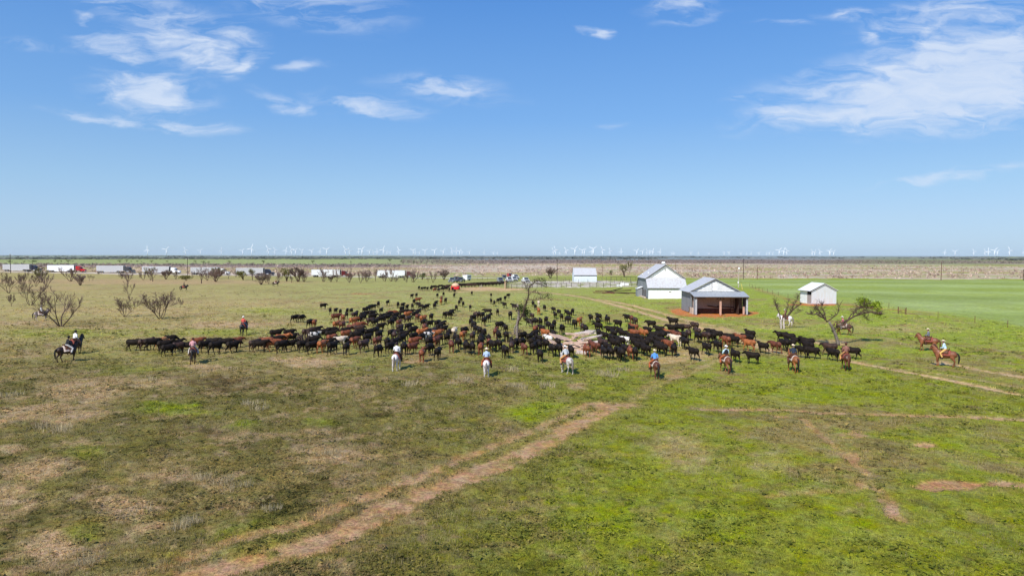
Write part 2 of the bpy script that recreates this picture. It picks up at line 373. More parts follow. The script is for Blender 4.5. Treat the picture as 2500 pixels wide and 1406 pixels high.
# ------------------------------------------------------------------ the ground
rng = np.random.default_rng(7)
def pline(pts):
    """polyline given in photo pixels -> ground points"""
    return np.array([tuple(at(*p))[:2] for p in pts])
def dist_line(x, y, L):
    d = np.full(x.shape, 1e9)
    for (ax, ay), (bx, by) in zip(L[:-1], L[1:]):
        ex, ey = bx - ax, by - ay
        t = np.clip(((x - ax) * ex + (y - ay) * ey) / (ex * ex + ey * ey + 1e-9), 0, 1)
        d = np.minimum(d, np.hypot(x - ax - t * ex, y - ay - t * ey))
    return d
TRACKS = [  # polyline in pixels, half width (m), strength, kind
 ([(250,1500),(486,1404),(700,1347),(800,1314),(900,1270),(987,1224),(1155,1160),(1267,1112),(1361,1060),(1436,1022),(1485,992),(1530,988)], .95, .92, 'd'),
 ([(200,1440),(337,1404),(486,1351),(561,1321),(741,1277),(842,1228),(912,1209),(1062,1146),(1193,1090),(1286,1056),(1361,1022),(1417,996),(1440,986),(1530,985)], .50, .74, 'd'),
 ([(1530,985),(1600,942),(1650,922),(1700,906),(1735,886),(1770,862)], .42, .42, 'p'),
 ([(1560,950),(1600,930),(1660,900),(1700,880)], .25, .45, 'd'),
 ([(1300,712),(1350,716),(1385,720),(1430,727),(1480,739),(1530,752),(1580,767),(1630,782),(1690,796),(1740,806),(1800,826),(1870,852),(1940,868)], 1.0, 1.0, 'p'),
 ([(1460,731),(1500,737),(1550,747),(1600,760),(1650,775),(1700,788),(1760,798),(1820,818)], .9, .95, 'p'),
 ([(1680,792),(1740,803),(1800,818),(1850,836)], 2.0, .75, 'p'),
 ([(2060,878),(2120,890),(2200,905),(2300,924),(2400,944),(2500,966),(2620,990)], .52, 1.0, 'p'),
 ([(2200,900),(2300,914),(2400,930),(2500,948),(2620,970)], .30, .6, 'p'),
 ([(2290,884),(2340,892),(2400,904),(2500,920),(2620,940)], .62, 1.0, 'p'),
 ([(1690,997),(1760,1000),(1850,999),(1950,1001),(2000,1007),(2110,1010),(2200,1012),(2300,1015),(2400,1018),(2520,1026)], .34, 1.0, 'd'),
 ([(1960,1020),(1985,1042),(2010,1066),(2055,1105),(2100,1140),(2120,1160)], .26, .66, 'd'),
 ([(2105,1183),(2150,1200),(2155,1222),(2200,1268)], .30, .75, 'd'),
 ([(1870,1212),(1960,1202),(2060,1200),(2110,1188)], .16, .5, 'd'),
 ([(2030,741),(2060,743),(2095,748),(2130,752),(2200,757),(2290,763)], .9, .9, 'r'),
 ([(1115,713),(1180,710),(1240,712),(1300,714)], 1.8, .9, 'p'),
 ([(830,719),(900,717),(960,713),(1020,710),(1100,708)], 2.2, .55, 'b'),
 ([(1830,699),(1850,706),(1900,722),(1950,738)], .8, .5, 'r'),
]
PATCH = [  # px, py, rx, ry, strength, kind
 (2255,1084,28,7,1.2,'d'),(2310,1184,95,13,1.05,'d'),(2460,1180,60,8,1.1,'d'),(1908,1016,20,3,1,'d'),(2080,1118,22,14,1,'d'),(2175,1240,20,26,.9,'d'),
 (2080,1060,40,10,.5,'d'),(1480,987,55,5,1.1,'d'),(1655,915,30,9,.6,'d'),(1770,880,20,8,.7,'p'),(1690,870,60,14,.45,'p'),(1600,880,60,10,.4,'p'),
 (1745,768,98,6.5,1.3,'r'),(1662,759,27,8,1.4,'r'),(1830,764,25,4,.9,'r'),(1980,744,60,3,1.0,'r'),(1175,705,62,4.5,1.1,'p'),(1245,706.5,40,3.5,.9,'p'),(250,688,420,7,.8,'B'),(560,690,260,5,.5,'B'),(120,705,140,8,.5,'B'),(620,740,260,10,.35,'B'),(300,760,300,10,.45,'B'),
 (2028,836,45,7,.7,'p'),(2300,886,35,5,.7,'p'),(885,717.5,30,2.0,.6,'r'),(1010,882,40,4,.5,'d'),(1155,796,35,6,.45,'d'),
 (1440,690,130,4.2,1.5,'g'),(1320,690,70,3.0,1.1,'g'),(1430,698,140,4,.95,'g'),(1290,697,60,5,.7,'g'),(1640,795,80,8,.4,'p'),(1500,860,60,10,.4,'p'),
 (200,958,120,30,.8,'y'),(112,1007,140,20,.8,'y'),(0,1022,50,16,.7,'y'),(355,932,110,15,.65,'y'),(93,1142,115,32,.95,'y'),(30,1212,70,42,.95,'y'),
 (300,1228,75,27,1.05,'y'),(336,1272,75,18,.8,'y'),(110,1332,80,40,1.0,'y'),(767,1052,55,14,.6,'y'),(823,1120,105,28,.75,'y'),(18,1090,45,12,.7,'y'),
 (404,1168,70,13,.6,'y'),(542,1180,70,18,.5,'y'),(740,883,110,9,1.0,'y'),(500,896,70,8,.8,'y'),(560,792,150,9,.95,'y'),(620,905,60,8,.4,'y'),
 (1650,920,25,8,.4,'y'),(1410,943,25,10,.8,'y'),(1310,1270,45,20,.35,'y'),(1480,1290,40,15,.4,'y'),(2200,800,170,10,.45,'y'),(1880,795,140,10,.35,'y'),
 (1655,1100,75,45,.55,'y'),(1890,1130,80,35,.3,'y'),(60,790,90,8,.7,'y'),(240,800,90,6,.5,'y'),(880,950,70,10,.35,'y'),
 (540,935,120,18,.85,'k'),(520,955,60,8,.8,'k'),(450,1055,150,22,.6,'k'),(880,1000,60,10,.8,'k'),(380,1100,60,15,.3,'k'),(1100,960,80,12,.4,'k'),
 (1330,1010,100,32,.9,'l'),(450,1000,130,18,.75,'l'),(200,1100,60,20,.5,'l'),(580,1035,60,14,.7,'l'),(215,1300,60,30,.7,'l'),(640,1330,200,60,.5,'l'),(780,1030,40,10,.5,'l'),
 (1770,975,180,28,.5,'l'),(2000,965,120,20,.5,'l'),(1520,1170,90,22,.7,'l'),(2060,1290,90,25,.6,'l'),(1760,1290,90,40,.6,'l'),(2330,1080,110,60,.45,'l'),(1500,1290,120,20,.45,'l'),
 (560,815,140,9,.6,'l'),(660,760,110,7,.5,'l'),(150,815,160,12,.7,'l'),(360,815,120,12,.4,'l'),(300,860,120,14,.35,'l')]
TR = [(pline(p), w, s, k) for p, w, s, k in TRACKS]
CL = {k: lin(v) for k, v in dict(
 base_left=(126,116,68), base_right=(140,143,58), dark=(66,68,24), bright=(142,156,44), dull=(150,132,88), dry=(188,160,124), brown=(100,84,56),
 mid_left=(176,162,108), mid=(168,166,102), mid_right=(154,166,72), dirt=(188,150,114), pale=(206,174,132), red=(200,134,90), bare=(180,152,116), gravel=(238,222,212),
 pink=(208,190,168), purple=(146,128,118), fgreen=(160,167,112), fdark=(84,90,84), hzn=(150,162,160), field=(152,166,92), field2=(174,187,120), tan=(184,166,112)).items()}
ROADPX = [(-700,652),(-300,657),(0,663),(100,665),(220,667),(330,669),(440,670),(560,672),(680,673),(850,676),(1010,678),(1150,678.5),(1230,679)]
ROAD = pline(ROADPX)
def mixc(c, col, m): return c * (1 - m[:, None]) + col * m[:, None]
def ground_color(x, y, full=True):
    """albedo and zone masks of the ground at world (x, y)"""
    z = hgt(x, y); u, v = to_px(x, y, z)
    ahead = y > 6
    u = np.where(ahead, u, 1250 + 3 * x); v = np.where(ahead, np.minimum(v, 1800), 1500)
    D = np.hypot(x, y)
    n1 = fbm(x / 14, y / 14, 1); n2 = fbm(x / 4.2, y / 4.2, 2); n3 = fbm(x / 1.3, y / 1.3, 3, 3); n4 = fbm(x / 60, y / 45, 4)
    n5 = fbm(x / .45, y / .45, 8, 2)
    uu = u + (n2 - .5) * 90 * np.clip((v - 640) / 500, .08, 1) + (n3 - .5) * 40 * np.clip((v - 640) / 500, .02, 1)
    vv = v + (n2 - .5) * 46 * np.clip((v - 640) / 500, .05, 1) + (n3 - .5) * 22 * np.clip((v - 640) / 500, .02, 1)
    right = sstep(900, 1700, uu + (v - 900) * .3)
    near = sstep(760, 960, vv)
    cn = CL['base_left'] * (1 - right)[:, None] + CL['base_right'] * right[:, None]
    midc = np.where((uu < 1000)[:, None], CL['mid_left'] * (1 - sstep(350, 1000, uu))[:, None] + CL['mid'] * sstep(350, 1000, uu)[:, None],
                    CL['mid'] * (1 - sstep(1000, 1800, uu))[:, None] + CL['mid_right'] * sstep(1000, 1800, uu)[:, None])
    c = midc * (1 - near)[:, None] + cn * near[:, None]
    # natural mottling
    fade = sstep(640, 760, v)
    c = mixc(c, CL['bright'] * .9, sstep(.55, .78, n1 * .6 + n2 * .4) * .75 * fade * (.45 + .55 * right))
    c = mixc(c, CL['dull'], sstep(.50, .68, fbm(x / 9, y / 9, 31) * .65 + n3 * .35) * .85 * fade)
    c = mixc(c, CL['dark'], sstep(.50, .66, fbm(x / 2.4, y / 2.4, 41) * .4 + n3 * .35 + n5 * .25) * .68 * near * (1 - .45 * right))
    c = mixc(c, CL['dry'] * .82, sstep(.54, .68, fbm(x / 2.0, y / 2.0, 51) * .6 + n5 * .4) * .7 * fade * (1 - .6 * right))
    c = mixc(c, CL['tan'], sstep(.50, .70, fbm(x / 3.5, y / 5, 61) * .6 + n3 * .4) * .5 * (1 - near) * sstep(705, 735, v) * (1 - right * .6))
    dirt = np.zeros_like(x); gravel = np.zeros_like(x); dry = np.zeros_like(x)
    for px, py, rx, ry, s, k in PATCH:
        r = np.sqrt(((uu - px) / rx) ** 2 + ((vv - py) / ry) ** 2)
        if k in 'yklgB': m = np.clip(sstep(1.35, .45, 0) * 0 + (1 - sstep(.45, 1.35, r)) * s, 0, 1)
        else:
            r = np.sqrt(((u + (n3 - .5) * rx * .5 - px) / rx) ** 2 + ((v + (n3 - .5) * ry * .9 - py) / ry) ** 2)
            m = np.clip((1 - sstep(.75, 1.1, r)) * s, 0, 1)
        m = m * ahead
        if k == 'y': mm = m * sstep(.30, .62, n3 * .6 + n5 * .4 + m * .18); c = mixc(c, CL['dry'], mm); dry = np.maximum(dry, mm)
        elif k == 'B': c = mixc(c, CL['bare'] * 1.12, m * (.45 + .55 * sstep(.3, .6, n3)))
        elif k == 'k': c = mixc(c, CL['brown'], m * sstep(.3, .55, n3))
        elif k == 'l': c = mixc(c, CL['bright'], m * sstep(.30, .6, n2 * .5 + n3 * .5) * .85)
        elif k == 'g': mm = m * sstep(.35, .55, n3); c = mixc(c, CL['gravel'], mm); gravel = np.maximum(gravel, mm)
        else:
            mm = np.clip(m * 1.25 * sstep(.28, .50, n5 * .5 + n3 * .5 + m * .12), 0, 1); c = mixc(c, CL['red' if k == 'r' else 'pale' if k == 'p' else 'dirt'] * (.86 + .28 * n5)[:, None], mm); dirt = np.maximum(dirt, mm)
    for L, w, s, k in TR:
        lo = L.min(0) - 8; hi = L.max(0) + 8
        idx = np.where((x > lo[0]) & (x < hi[0]) & (y > lo[1]) & (y < hi[1]))[0]
        if len(idx) == 0: continue
        xi, yi = x[idx], y[idx]
        d = dist_line(xi + (n3[idx] - .5) * .9 * min(w, 1) * 1.2, yi + (n5[idx] - .5) * .9 * min(w, 1) * 1.2, L)
        m = np.clip((1 - sstep(.55, 1.25, d / (w * (.7 + .6 * n2[idx])))) * s, 0, 1)
        m = m * sstep(.30, .60, n5[idx] * .50 + n3[idx] * .50 + m * .14 * s)
        colr = CL[{'d': 'dirt', 'p': 'pale', 'r': 'red', 'b': 'bare'}[k]] * (.84 + .32 * n5[idx])[:, None]
        ci = c[idx]; c[idx] = mixc(ci, colr, m); dirt[idx] = np.maximum(dirt[idx], m)
        # trodden, browner verge
        vg = (1 - sstep(1, 3.2, d / w)) * .35 * (1 - m)
        c[idx] = mixc(c[idx], CL['dull'], vg)
    # smooth sown field to the right
    fl = np.interp(uu, [1560, 1700, 1850, 1950, 2060, 2180, 2300, 2500, 3500], [681, 690, 706, 733, 742, 750, 763, 796, 960])
    field = ((uu > 1585) & ahead) * (1 - sstep(-9, 7, vv + (n1 - .5) * 16 - fl)) * sstep(1585, 1640, uu) * (y < 345 + 12 * n1)
    bands = .5 + .5 * np.sin(y / 9.0 + 3 * n4 + x / 60)
    fc = CL['field'] * (1 - bands * .8)[:, None] + CL['field2'] * (bands * .8)[:, None]
    fc = fc * (.84 + .28 * n4 + .10 * (vnoise(x / 3.1 + y * .02, y / 160, 5) - .5) + .12 * (n2 - .5))[:, None]
    fc = mixc(fc, CL['mid_right'], sstep(.5, .75, fbm(x / 12, y / 25, 77)) * .45)
    c = mixc(c, fc, field)
    # land beyond the road
    lrd = np.interp(uu, [-800, 0, 600, 1240, 1330, 1600, 1700, 2500, 3500], [655, 664, 673, 674, 672, 672, 679, 681, 683]) + (n4 - .5) * 5 + (n1 - .5) * 3
    far = (1 - sstep(-1.6, 1.6, vv - lrd)) * ahead
    c = mixc(c, CL['pink'] * (.80 + .34 * n1)[:, None], far)
    c = mixc(c, CL['tan'] * .92, far * sstep(.46, .62, fbm(x / 110, y / 60, 98)) * .8)
    c = mixc(c, CL['mid_right'] * .95, far * sstep(.56, .66, fbm(x / 180, y / 30, 99)) * .6)
    strip = (1 - sstep(3.5, 7, np.abs(v - (lrd - 4.5) * 1.0))) * (uu > 1180) * (uu < 1900) * ahead
    c = mixc(c, CL['tan'] * .95, strip * .6 * far)
    lt = 1 - sstep(850, 1250, uu)
    w = v + (fbm(x / 160, y / 90, 97) - .5) * 5.5
    # purple scrub, green field, dark woodland, blue-green plain
    pu = (1 - sstep(642.5, 644.5, w)) * ahead
    pu_l = (1 - sstep(650.5, 652.5, w)) * ahead
    c = mixc(c, CL['purple'], pu * (1 - lt) + pu_l * lt)
    fg = (1 - sstep(644.5, 646, w)) * lt * ahead
    c = mixc(c, CL['fgreen'] * (.9 + .25 * n4)[:, None], np.clip(fg, 0, 1))
    rg = (1 - sstep(633.5, 635, w)) * (1 - lt) * ahead
    c = mixc(c, CL['hzn'] * .88, rg * (.35 + .6 * sstep(.35, .6, fbm(x / 500, y / 900, 91))))
    rr_ = sstep(1900, 2200, uu) * (1 - sstep(645, 648, w)) * ahead
    c = mixc(c, CL['fgreen'] * .75, rr_ * sstep(.3, .6, fbm(x / 300, y / 500, 92)) * .8)
    dk = (1 - sstep(631.5, 633, w)) * sstep(627, 628.5, w) * lt * ahead
    c = mixc(c, CL['fdark'], np.clip(dk, 0, 1) * .9)
    hzn = (1 - sstep(626.8, 628, w)) * ahead
    c = mixc(c, CL['hzn'], hzn * (.55 + .4 * sstep(.4, .6, fbm(x / 1500, y / 3000, 93))))
    rd = (1 - sstep(3.0, 4.0, dist_line(x, y, ROAD))) * ahead
    c = mixc(c, CL['gravel'] * .9, rd * .95); gravel = np.maximum(gravel, rd)
    # pull everything to plausible albedo
    return c * ALB, dirt, gravel, field * ahead, far, u, v, dry
ALB = 0.81

ang_f = np.linspace(R(-47), R(47), 620)
ang_b = np.linspace(R(47), R(313), 44)[1:-1]
ang = np.concatenate([ang_f, ang_b])
rad = np.concatenate([[0.5, 4, 8, 12], np.exp(np.linspace(math.log(15.5), math.log(400), 430)), np.exp(np.linspace(math.log(400), math.log(34000), 215))[1:]])
A, RR = np.meshgrid(ang, rad)
GX = (RR * np.sin(A)).ravel(); GY = (RR * np.cos(A)).ravel()
GZ = hgt(GX, GY)
gc, gd, gg, gf, gfar, gu, gv, gdry = ground_color(GX, GY)
# lumpy pasture: tussocks and hoof marks as relief, flat on tracks and the sown field
lump = (fbm(GX / .55, GY / .55, 71, 3) - .5) * .17 + (fbm(GX / 1.9, GY / 1.9, 72, 3) - .5) * .20
lump = lump * (1 - gd) * (1 - gg) * (1 - gf) * (1 - sstep(180, 330, np.hypot(GX, GY))) * np.where(gu < 1500, 1.0, .62)
GZ = GZ + lump - (.05 + .05 * fbm(GX / .4, GY / .4, 88, 2)) * gd * (GY < 150)
na, nr = len(ang), len(rad)
verts = np.stack([GX, GY, GZ], 1)
I, J = np.meshgrid(np.arange(nr - 1), np.arange(na), indexing='ij')
J2 = (J + 1) % na
quads = np.stack([I * na + J, I * na + J2, (I + 1) * na + J2, (I + 1) * na + J], -1).reshape(-1, 4)[:, ::-1]
qd = gd[quads].mean(1); qg = gg[quads].mean(1); qf = gf[quads].mean(1); qfar = gfar[quads].mean(1)
cls = np.zeros(len(quads), int)
cls[qf > .5] = 2; cls[qfar > .5] = 3; cls[qd > .5] = 1; cls[qg > .5] = 4

gm = bpy.data.materials.new('ground_soil_and_turf'); nt, b = nodes(gm)
b.inputs['Roughness'].default_value = .95; b.inputs['Specular IOR Level'].default_value = .12
at_ = nt.nodes.new('ShaderNodeAttribute'); at_.attribute_name = 'Col'
geo = nt.nodes.new('ShaderNodeNewGeometry')
def gnoise(sc, det=5, rough=.6):
    n = nt.nodes.new('ShaderNodeTexNoise'); n.inputs['Scale'].default_value = sc; n.inputs['Detail'].default_value = det; n.inputs['Roughness'].default_value = rough
    nt.links.new(geo.outputs['Position'], n.inputs['Vector']); return n
def grange(src, a, b_, c_, d_):
    r = nt.nodes.new('ShaderNodeMapRange'); nt.links.new(src, r.inputs[0])
    for i, q in enumerate((a, b_, c_, d_)): r.inputs[i + 1].default_value = q
    return r.outputs[0]
na_ = gnoise(5.5, 7, .72); nb_ = gnoise(1.1, 6, .65); nc_ = gnoise(.12, 5, .6); nd_ = gnoise(22, 3, .6)
def gmul(a, b2):
    n = nt.nodes.new('ShaderNodeMath'); n.operation = 'MULTIPLY'; nt.links.new(a, n.inputs[0]); nt.links.new(b2, n.inputs[1]); return n.outputs[0]
k = gmul(gmul(grange(na_.outputs[0], .30, .70, .42, 1.55), grange(nb_.outputs[0], .3, .7, .78, 1.2)), gmul(grange(nc_.outputs[0], .3, .7, .88, 1.10), grange(nd_.outputs[0], .3, .7, .82, 1.2)))
vm = nt.nodes.new('ShaderNodeVectorMath'); vm.operation = 'SCALE'; nt.links.new(at_.outputs['Color'], vm.inputs[0]); nt.links.new(k, vm.inputs['Scale'])
# small hue drift between green and straw
hs = nt.nodes.new('ShaderNodeHueSaturation'); nt.links.new(vm.outputs[0], hs.inputs['Color'])
nt.links.new(grange(gnoise(2.7, 4).outputs[0], .3, .7, .475, .525), hs.inputs['Hue']); nt.links.new(grange(gnoise(.7, 4).outputs[0], .3, .7, .92, 1.22), hs.inputs['Saturation'])
nt.links.new(hs.outputs[0], b.inputs['Base Color'])
bp = nt.nodes.new('ShaderNodeBump'); bp.inputs['Strength'].default_value = .75; bp.inputs['Distance'].default_value = .09
nt.links.new(na_.outputs[0], bp.inputs['Height']); nt.links.new(bp.outputs[0], b.inputs['Normal'])
M['ground'] = gm

def sub_mesh(name, sel):
    q = quads[sel]; used = np.unique(q); remap = -np.ones(len(verts), int); remap[used] = np.arange(len(used))
    me = bpy.data.meshes.new(name); nv = len(used); nf = len(q)
    me.vertices.add(nv); me.vertices.foreach_set('co', verts[used].ravel().astype(np.float32))
    me.loops.add(nf * 4); me.loops.foreach_set('vertex_index', remap[q].ravel().astype(np.int32))
    me.polygons.add(nf); me.polygons.foreach_set('loop_start', np.arange(0, nf * 4, 4, dtype=np.int32)); me.polygons.foreach_set('use_smooth', np.ones(nf, bool))
    me.update(calc_edges=True)
    ca = me.attributes.new('Col', 'FLOAT_COLOR', 'POINT'); cc = np.ones((nv, 4), np.float32); cc[:, :3] = gc[used]; ca.data.foreach_set('color', cc.ravel())
    me.materials.append(gm)
    return me
for i, (nm, lb) in enumerate([('pasture_ground', 'rough green and straw coloured pasture'), ('dirt_track', 'bare reddish dirt tracks and worn patches in the grass'),
                              ('sown_field', 'smooth pale green sown field on the right'), ('scrubland_ground', 'flat pinkish land beyond the road to the horizon'), ('gravel_road', 'pale gravel road and corral yard')]):
    o = place(nm, sub_mesh(nm, cls == i)); tag(o, lb, kind='structure')

# ------------------------------------------------------------------ grass, as clumps of blades
def tri_mesh(name, V, col, material, extra=None):
    """V: (n, 3, 3) triangles, col: (n, 3) colour per triangle"""
    n = len(V); me = bpy.data.meshes.new(name)
    me.vertices.add(n * 3); me.vertices.foreach_set('co', V.reshape(-1).astype(np.float32))
    me.loops.add(n * 3); me.loops.foreach_set('vertex_index', np.arange(n * 3, dtype=np.int32))
    me.polygons.add(n); me.polygons.foreach_set('loop_start', np.arange(0, n * 3, 3, dtype=np.int32))
    me.update(calc_edges=True)
    ca = me.attributes.new('Col', 'FLOAT_COLOR', 'POINT'); cc = np.ones((n * 3, 4), np.float32); cc[:, :3] = np.repeat(col, 3, 0); ca.data.foreach_set('color', cc.ravel())
    me.materials.append(material); return place(name, me)
bm_ = bpy.data.materials.new('grass_blades'); nt, b = nodes(bm_)
b.inputs['Roughness'].default_value = .75; b.inputs['Specular IOR Level'].default_value = .2
a2 = nt.nodes.new('ShaderNodeAttribute'); a2.attribute_name = 'Col'; nt.links.new(a2.outputs['Color'], b.inputs['Base Color'])
tr = nt.nodes.new('ShaderNodeBsdfTranslucent'); nt.links.new(a2.outputs['Color'], tr.inputs['Color'])
ms = nt.nodes.new('ShaderNodeMixShader'); ms.inputs[0].default_value = .35
nt.links.new(b.outputs[0], ms.inputs[1]); nt.links.new(tr.outputs[0], ms.inputs[2]); nt.links.new(ms.outputs[0], nt.nodes['Material Output'].inputs['Surface'])
M['blades'] = bm_
def grass(name, N, d0, d1, p, blades, hmin, hmax, wid, colfn, keep=None, lean=.5, spread=.16, amax=42):
    U = rng.random(N); q = 1 - p
    d = (d0 ** q + U * (d1 ** q - d0 ** q)) ** (1 / q)
    a = R(1) * (rng.random(N) * 2 - 1) * amax
    x = d * np.sin(a); y = d * np.cos(a)
    c, dirt, gravel, field, far, u, v, dry = ground_color(x, y)
    ok = (rng.random(N) > dirt * 1.1) & (gravel < .4) & (field < .4) & (far < .4)
    if keep is not None: ok &= keep(x, y, u, v, dry)
    x, y, c, d, u, dry = x[ok], y[ok], c[ok], d[ok], u[ok], dry[ok]; n = len(x)
    z = hgt(x, y) + ((fbm(x / .55, y / .55, 71, 3) - .5) * .17 + (fbm(x / 1.9, y / 1.9, 72, 3) - .5) * .20) * np.where(u < 1500, 1.0, .62) * (1 - sstep(180, 330, d))
    lod = np.clip(d / 45, .7, 4.5)
    X = np.repeat(x, blades); Y = np.repeat(y, blades); Z = np.repeat(z, blades); L = np.repeat(lod, blades)
    m = len(X); th = rng.random(m) * 2 * math.pi; rr = np.sqrt(rng.random(m)) * spread * (.6 + .5 * L)
    bx = X + rr * np.cos(th); by = Y + rr * np.sin(th)
    H = np.repeat(hmin + (hmax - hmin) * rng.random(n) ** 1.6, blades) * (.6 + .6 * rng.random(m)) * (.75 + .30 * L)
    W = wid * L * (.6 + .8 * rng.random(m)); ph = rng.random(m) * math.pi
    lx = np.cos(th) * H * lean * rng.random(m); ly = np.sin(th) * H * lean * rng.random(m)
    V = np.empty((m, 3, 3)); dx = np.cos(ph) * W / 2; dy = np.sin(ph) * W / 2
    V[:, 0] = np.stack([bx - dx, by - dy, Z - .03], 1); V[:, 1] = np.stack([bx + dx, by + dy, Z - .03], 1); V[:, 2] = np.stack([bx + lx, by + ly, Z + H], 1)
    col = colfn(c, n, dry); col = np.repeat(col, blades, 0) * (.72 + .6 * rng.random((m, 1)))
    return tri_mesh(name, V, np.clip(col, 0, .9), M['blades'])
def green_col(c, n, dry): 
    return c * np.array([1.28, 1.26, .90]) * (.50 + 1.15 * rng.random((n, 1)) ** 1.2)
o = grass('grass', 120000, 17, 175, 1.75, 6, .03, .13, .035, green_col)
tag(o, 'short green and straw grass growing all over the pasture', 'grass', kind='stuff')
def straw_col(c, n, dry): return lin((205, 186, 140)) * ALB * (.6 + .55 * rng.random((n, 1))) * .6 + c * .4
def weeds(name, N, d0, d1, label):
    d = (d0 ** -.5 + rng.random(N) * (d1 ** -.5 - d0 ** -.5)) ** -2; a = (rng.random(N) * 2 - 1) * R(42); x = d * np.sin(a); y = d * np.cos(a)
    c, dirt, gravel, field, far, u, v, dry = ground_color(x, y)
    ok = (dirt < .25) & (gravel < .3) & (field < .3) & (far < .3) & (rng.random(N) < (.25 + 1.2 * sstep(.42, .62, fbm(x / 3, y / 3, 121))) * np.where(u < 1500, 1, .6) * (1 - .6 * sstep(60, 140, d)))
    x, y, c, d = x[ok], y[ok], c[ok], d[ok]; n = len(x); B = 10
    z = hgt(x, y); s = .16 + .26 * rng.random(n); s = s * np.clip(d / 50, .8, 2.2); h = s * (.30 + .35 * rng.random(n))
    X, Y, Z, S, H = (np.repeat(q, B) for q in (x, y, z, s, h)); m = len(X); th = rng.random(m) * 6.28; r = np.sqrt(rng.random(m)) * S
    cx, cy, cz = X + r * np.cos(th), Y + r * np.sin(th), Z + H * (1 - (r / S) ** 2) * (.5 + .7 * rng.random(m)) + .02
    L = S * (.22 + .2 * rng.random(m)); V = np.empty((m, 3, 3))
    for k_ in range(3):
        ph = rng.random(m) * 6.28; V[:, k_] = np.stack([cx + L * np.cos(ph), cy + L * np.sin(ph), cz + (rng.random(m) - .6) * L], 1)
    tint_ = np.where(rng.random((n, 1)) < .62, np.array([[.80, .86, .62]]), np.array([[1.25, 1.15, .95]])) * (.7 + .6 * rng.random((n, 1)))
    o = tri_mesh(name, V, np.clip(np.repeat(c * tint_, B, 0) * (.7 + .6 * rng.random((m, 1))), 0, .9), M['blades']); tag(o, label, 'weeds', kind='stuff')
weeds('weeds', 26000, 18, 150, 'low dark and light weed clumps scattered through the pasture')
SPOT = np.array([tuple(at(*q))[:2] for q in [(620,985),(640,1000),(500,1165),(540,1180),(470,1275),(440,1285),(660,1245),(1470,912),(1485,918),(1258,945),(1330,945),(95,1045),(140,1050),(370,930),(30,965),(1250,905),(800,1110),(350,1250),(1515,905),(580,1190),(210,1375),(1000,940),(880,905),(1130,930)]])
o = grass('tall_dry_grass', 60000, 24, 80, 1.4, 9, .22, .50, .026, lambda c, n, dry: lin((214, 196, 156)) * ALB * (.6 + .5 * rng.random((n, 1))), keep=lambda x, y, u, v, dry: np.min(np.hypot(x[:, None] - SPOT[:, 0], y[:, None] - SPOT[:, 1]) / (SPOT[:, 1] / 55), 1) < .55 + .6 * rng.random(len(x)) ** 3, lean=.5, spread=.22)
tag(o, 'tall pale tufts of dry grass standing in the near pasture', 'grass', kind='stuff')
o = grass('dry_grass', 42000, 17, 250, 1.55, 7, .06, .22, .028, straw_col, keep=lambda x, y, u, v, dry: (fbm(x / 3.2, y / 3.2, 81) + .35 * dry + rng.random(len(x)) * .12) > np.where(u < 1350, .56, .70), lean=.8, spread=.2)
tag(o, 'straw coloured dry grass clumps scattered over the pasture', 'grass', kind='stuff')
# ------------------------------------------------------------------ brush far off (nobody could count it)
def blob_bushes(name, X, Y, S, H, col, blades=10, tuft=.9, mat_=None):
    n = len(X); Z = hgt(X, Y)
    x = np.repeat(X, blades); y = np.repeat(Y, blades); z = np.repeat(Z, blades); s = np.repeat(S, blades); h = np.repeat(H, blades)
    m = len(x); th = rng.random(m) * 2 * math.pi; r = np.sqrt(rng.random(m)) * s * .5; hh = h * (.35 + .65 * rng.random(m))
    bx = x + r * np.cos(th) * .45; by = y + r * np.sin(th) * .45
    tx_ = x + r * np.cos(th) * 1.3; ty = y + r * np.sin(th) * 1.3
    W = s * .22 * (.5 + rng.random(m)); ph = rng.random(m) * math.pi
    V = np.empty((m, 3, 3)); dx = np.cos(ph) * W / 2; dy = np.sin(ph) * W / 2
    up = rng.random(m) < .5
    z0 = np.where(up, z - .1, z + hh * tuft); z1 = np.where(up, z + hh, z + hh * .25)
    V[:, 0] = np.stack([np.where(up, bx, tx_) - dx, np.where(up, by, ty) - dy, z0], 1)
    V[:, 1] = np.stack([np.where(up, bx, tx_) + dx, np.where(up, by, ty) + dy, z0 + W * .15], 1)
    V[:, 2] = np.stack([np.where(up, tx_, bx), np.where(up, ty, by), z1], 1)
    c = np.repeat(col, blades, 0) * (.7 + .6 * rng.random((m, 1)))
    return tri_mesh(name, V, np.clip(c, 0, .9), M['blades'])
def sample_polar(N, d0, d1, amax=41, p=1.0):
    U = rng.random(N); d = np.exp(math.log(d0) + U * math.log(d1 / d0)) if p == 1.0 else (d0 ** (1 - p) + U * (d1 ** (1 - p) - d0 ** (1 - p))) ** (1 / (1 - p))
    a = (rng.random(N) * 2 - 1) * R(amax); return d * np.sin(a), d * np.cos(a)
X, Y = sample_polar(11500, 335, 1010)
uu, vv = to_px(X, Y, hgt(X, Y)); lrd = np.interp(uu, [-800, 0, 600, 1240, 1330, 1600, 1700, 2500, 3500], [655, 664, 673, 674, 672, 672, 679, 681, 683])
cl = fbm(X / 40, Y / 60, 101)
ok = (vv < lrd + .3) & (vv > np.where(uu < 1000, 650, 642)) & (dist_line(X, Y, ROAD) > 6) & (rng.random(len(X)) < .35 + 1.1 * sstep(.4, .6, cl))
X, Y = X[ok], Y[ok]; n = len(X); t = rng.random((n, 1))
o = blob_bushes('leafless_brush', X, Y, 1.6 + 2.2 * rng.random(n), .7 + 1.1 * rng.random(n), lin((168, 140, 122)) * (1 - t) + lin((222, 200, 180)) * t, 9)
tag(o, 'low pinkish brown leafless brush covering the flat land beyond the road', 'brush', kind='stuff')
X, Y = sample_polar(9000, 700, 1900)
uu, vv = to_px(X, Y, hgt(X, Y)); lt = uu < 980
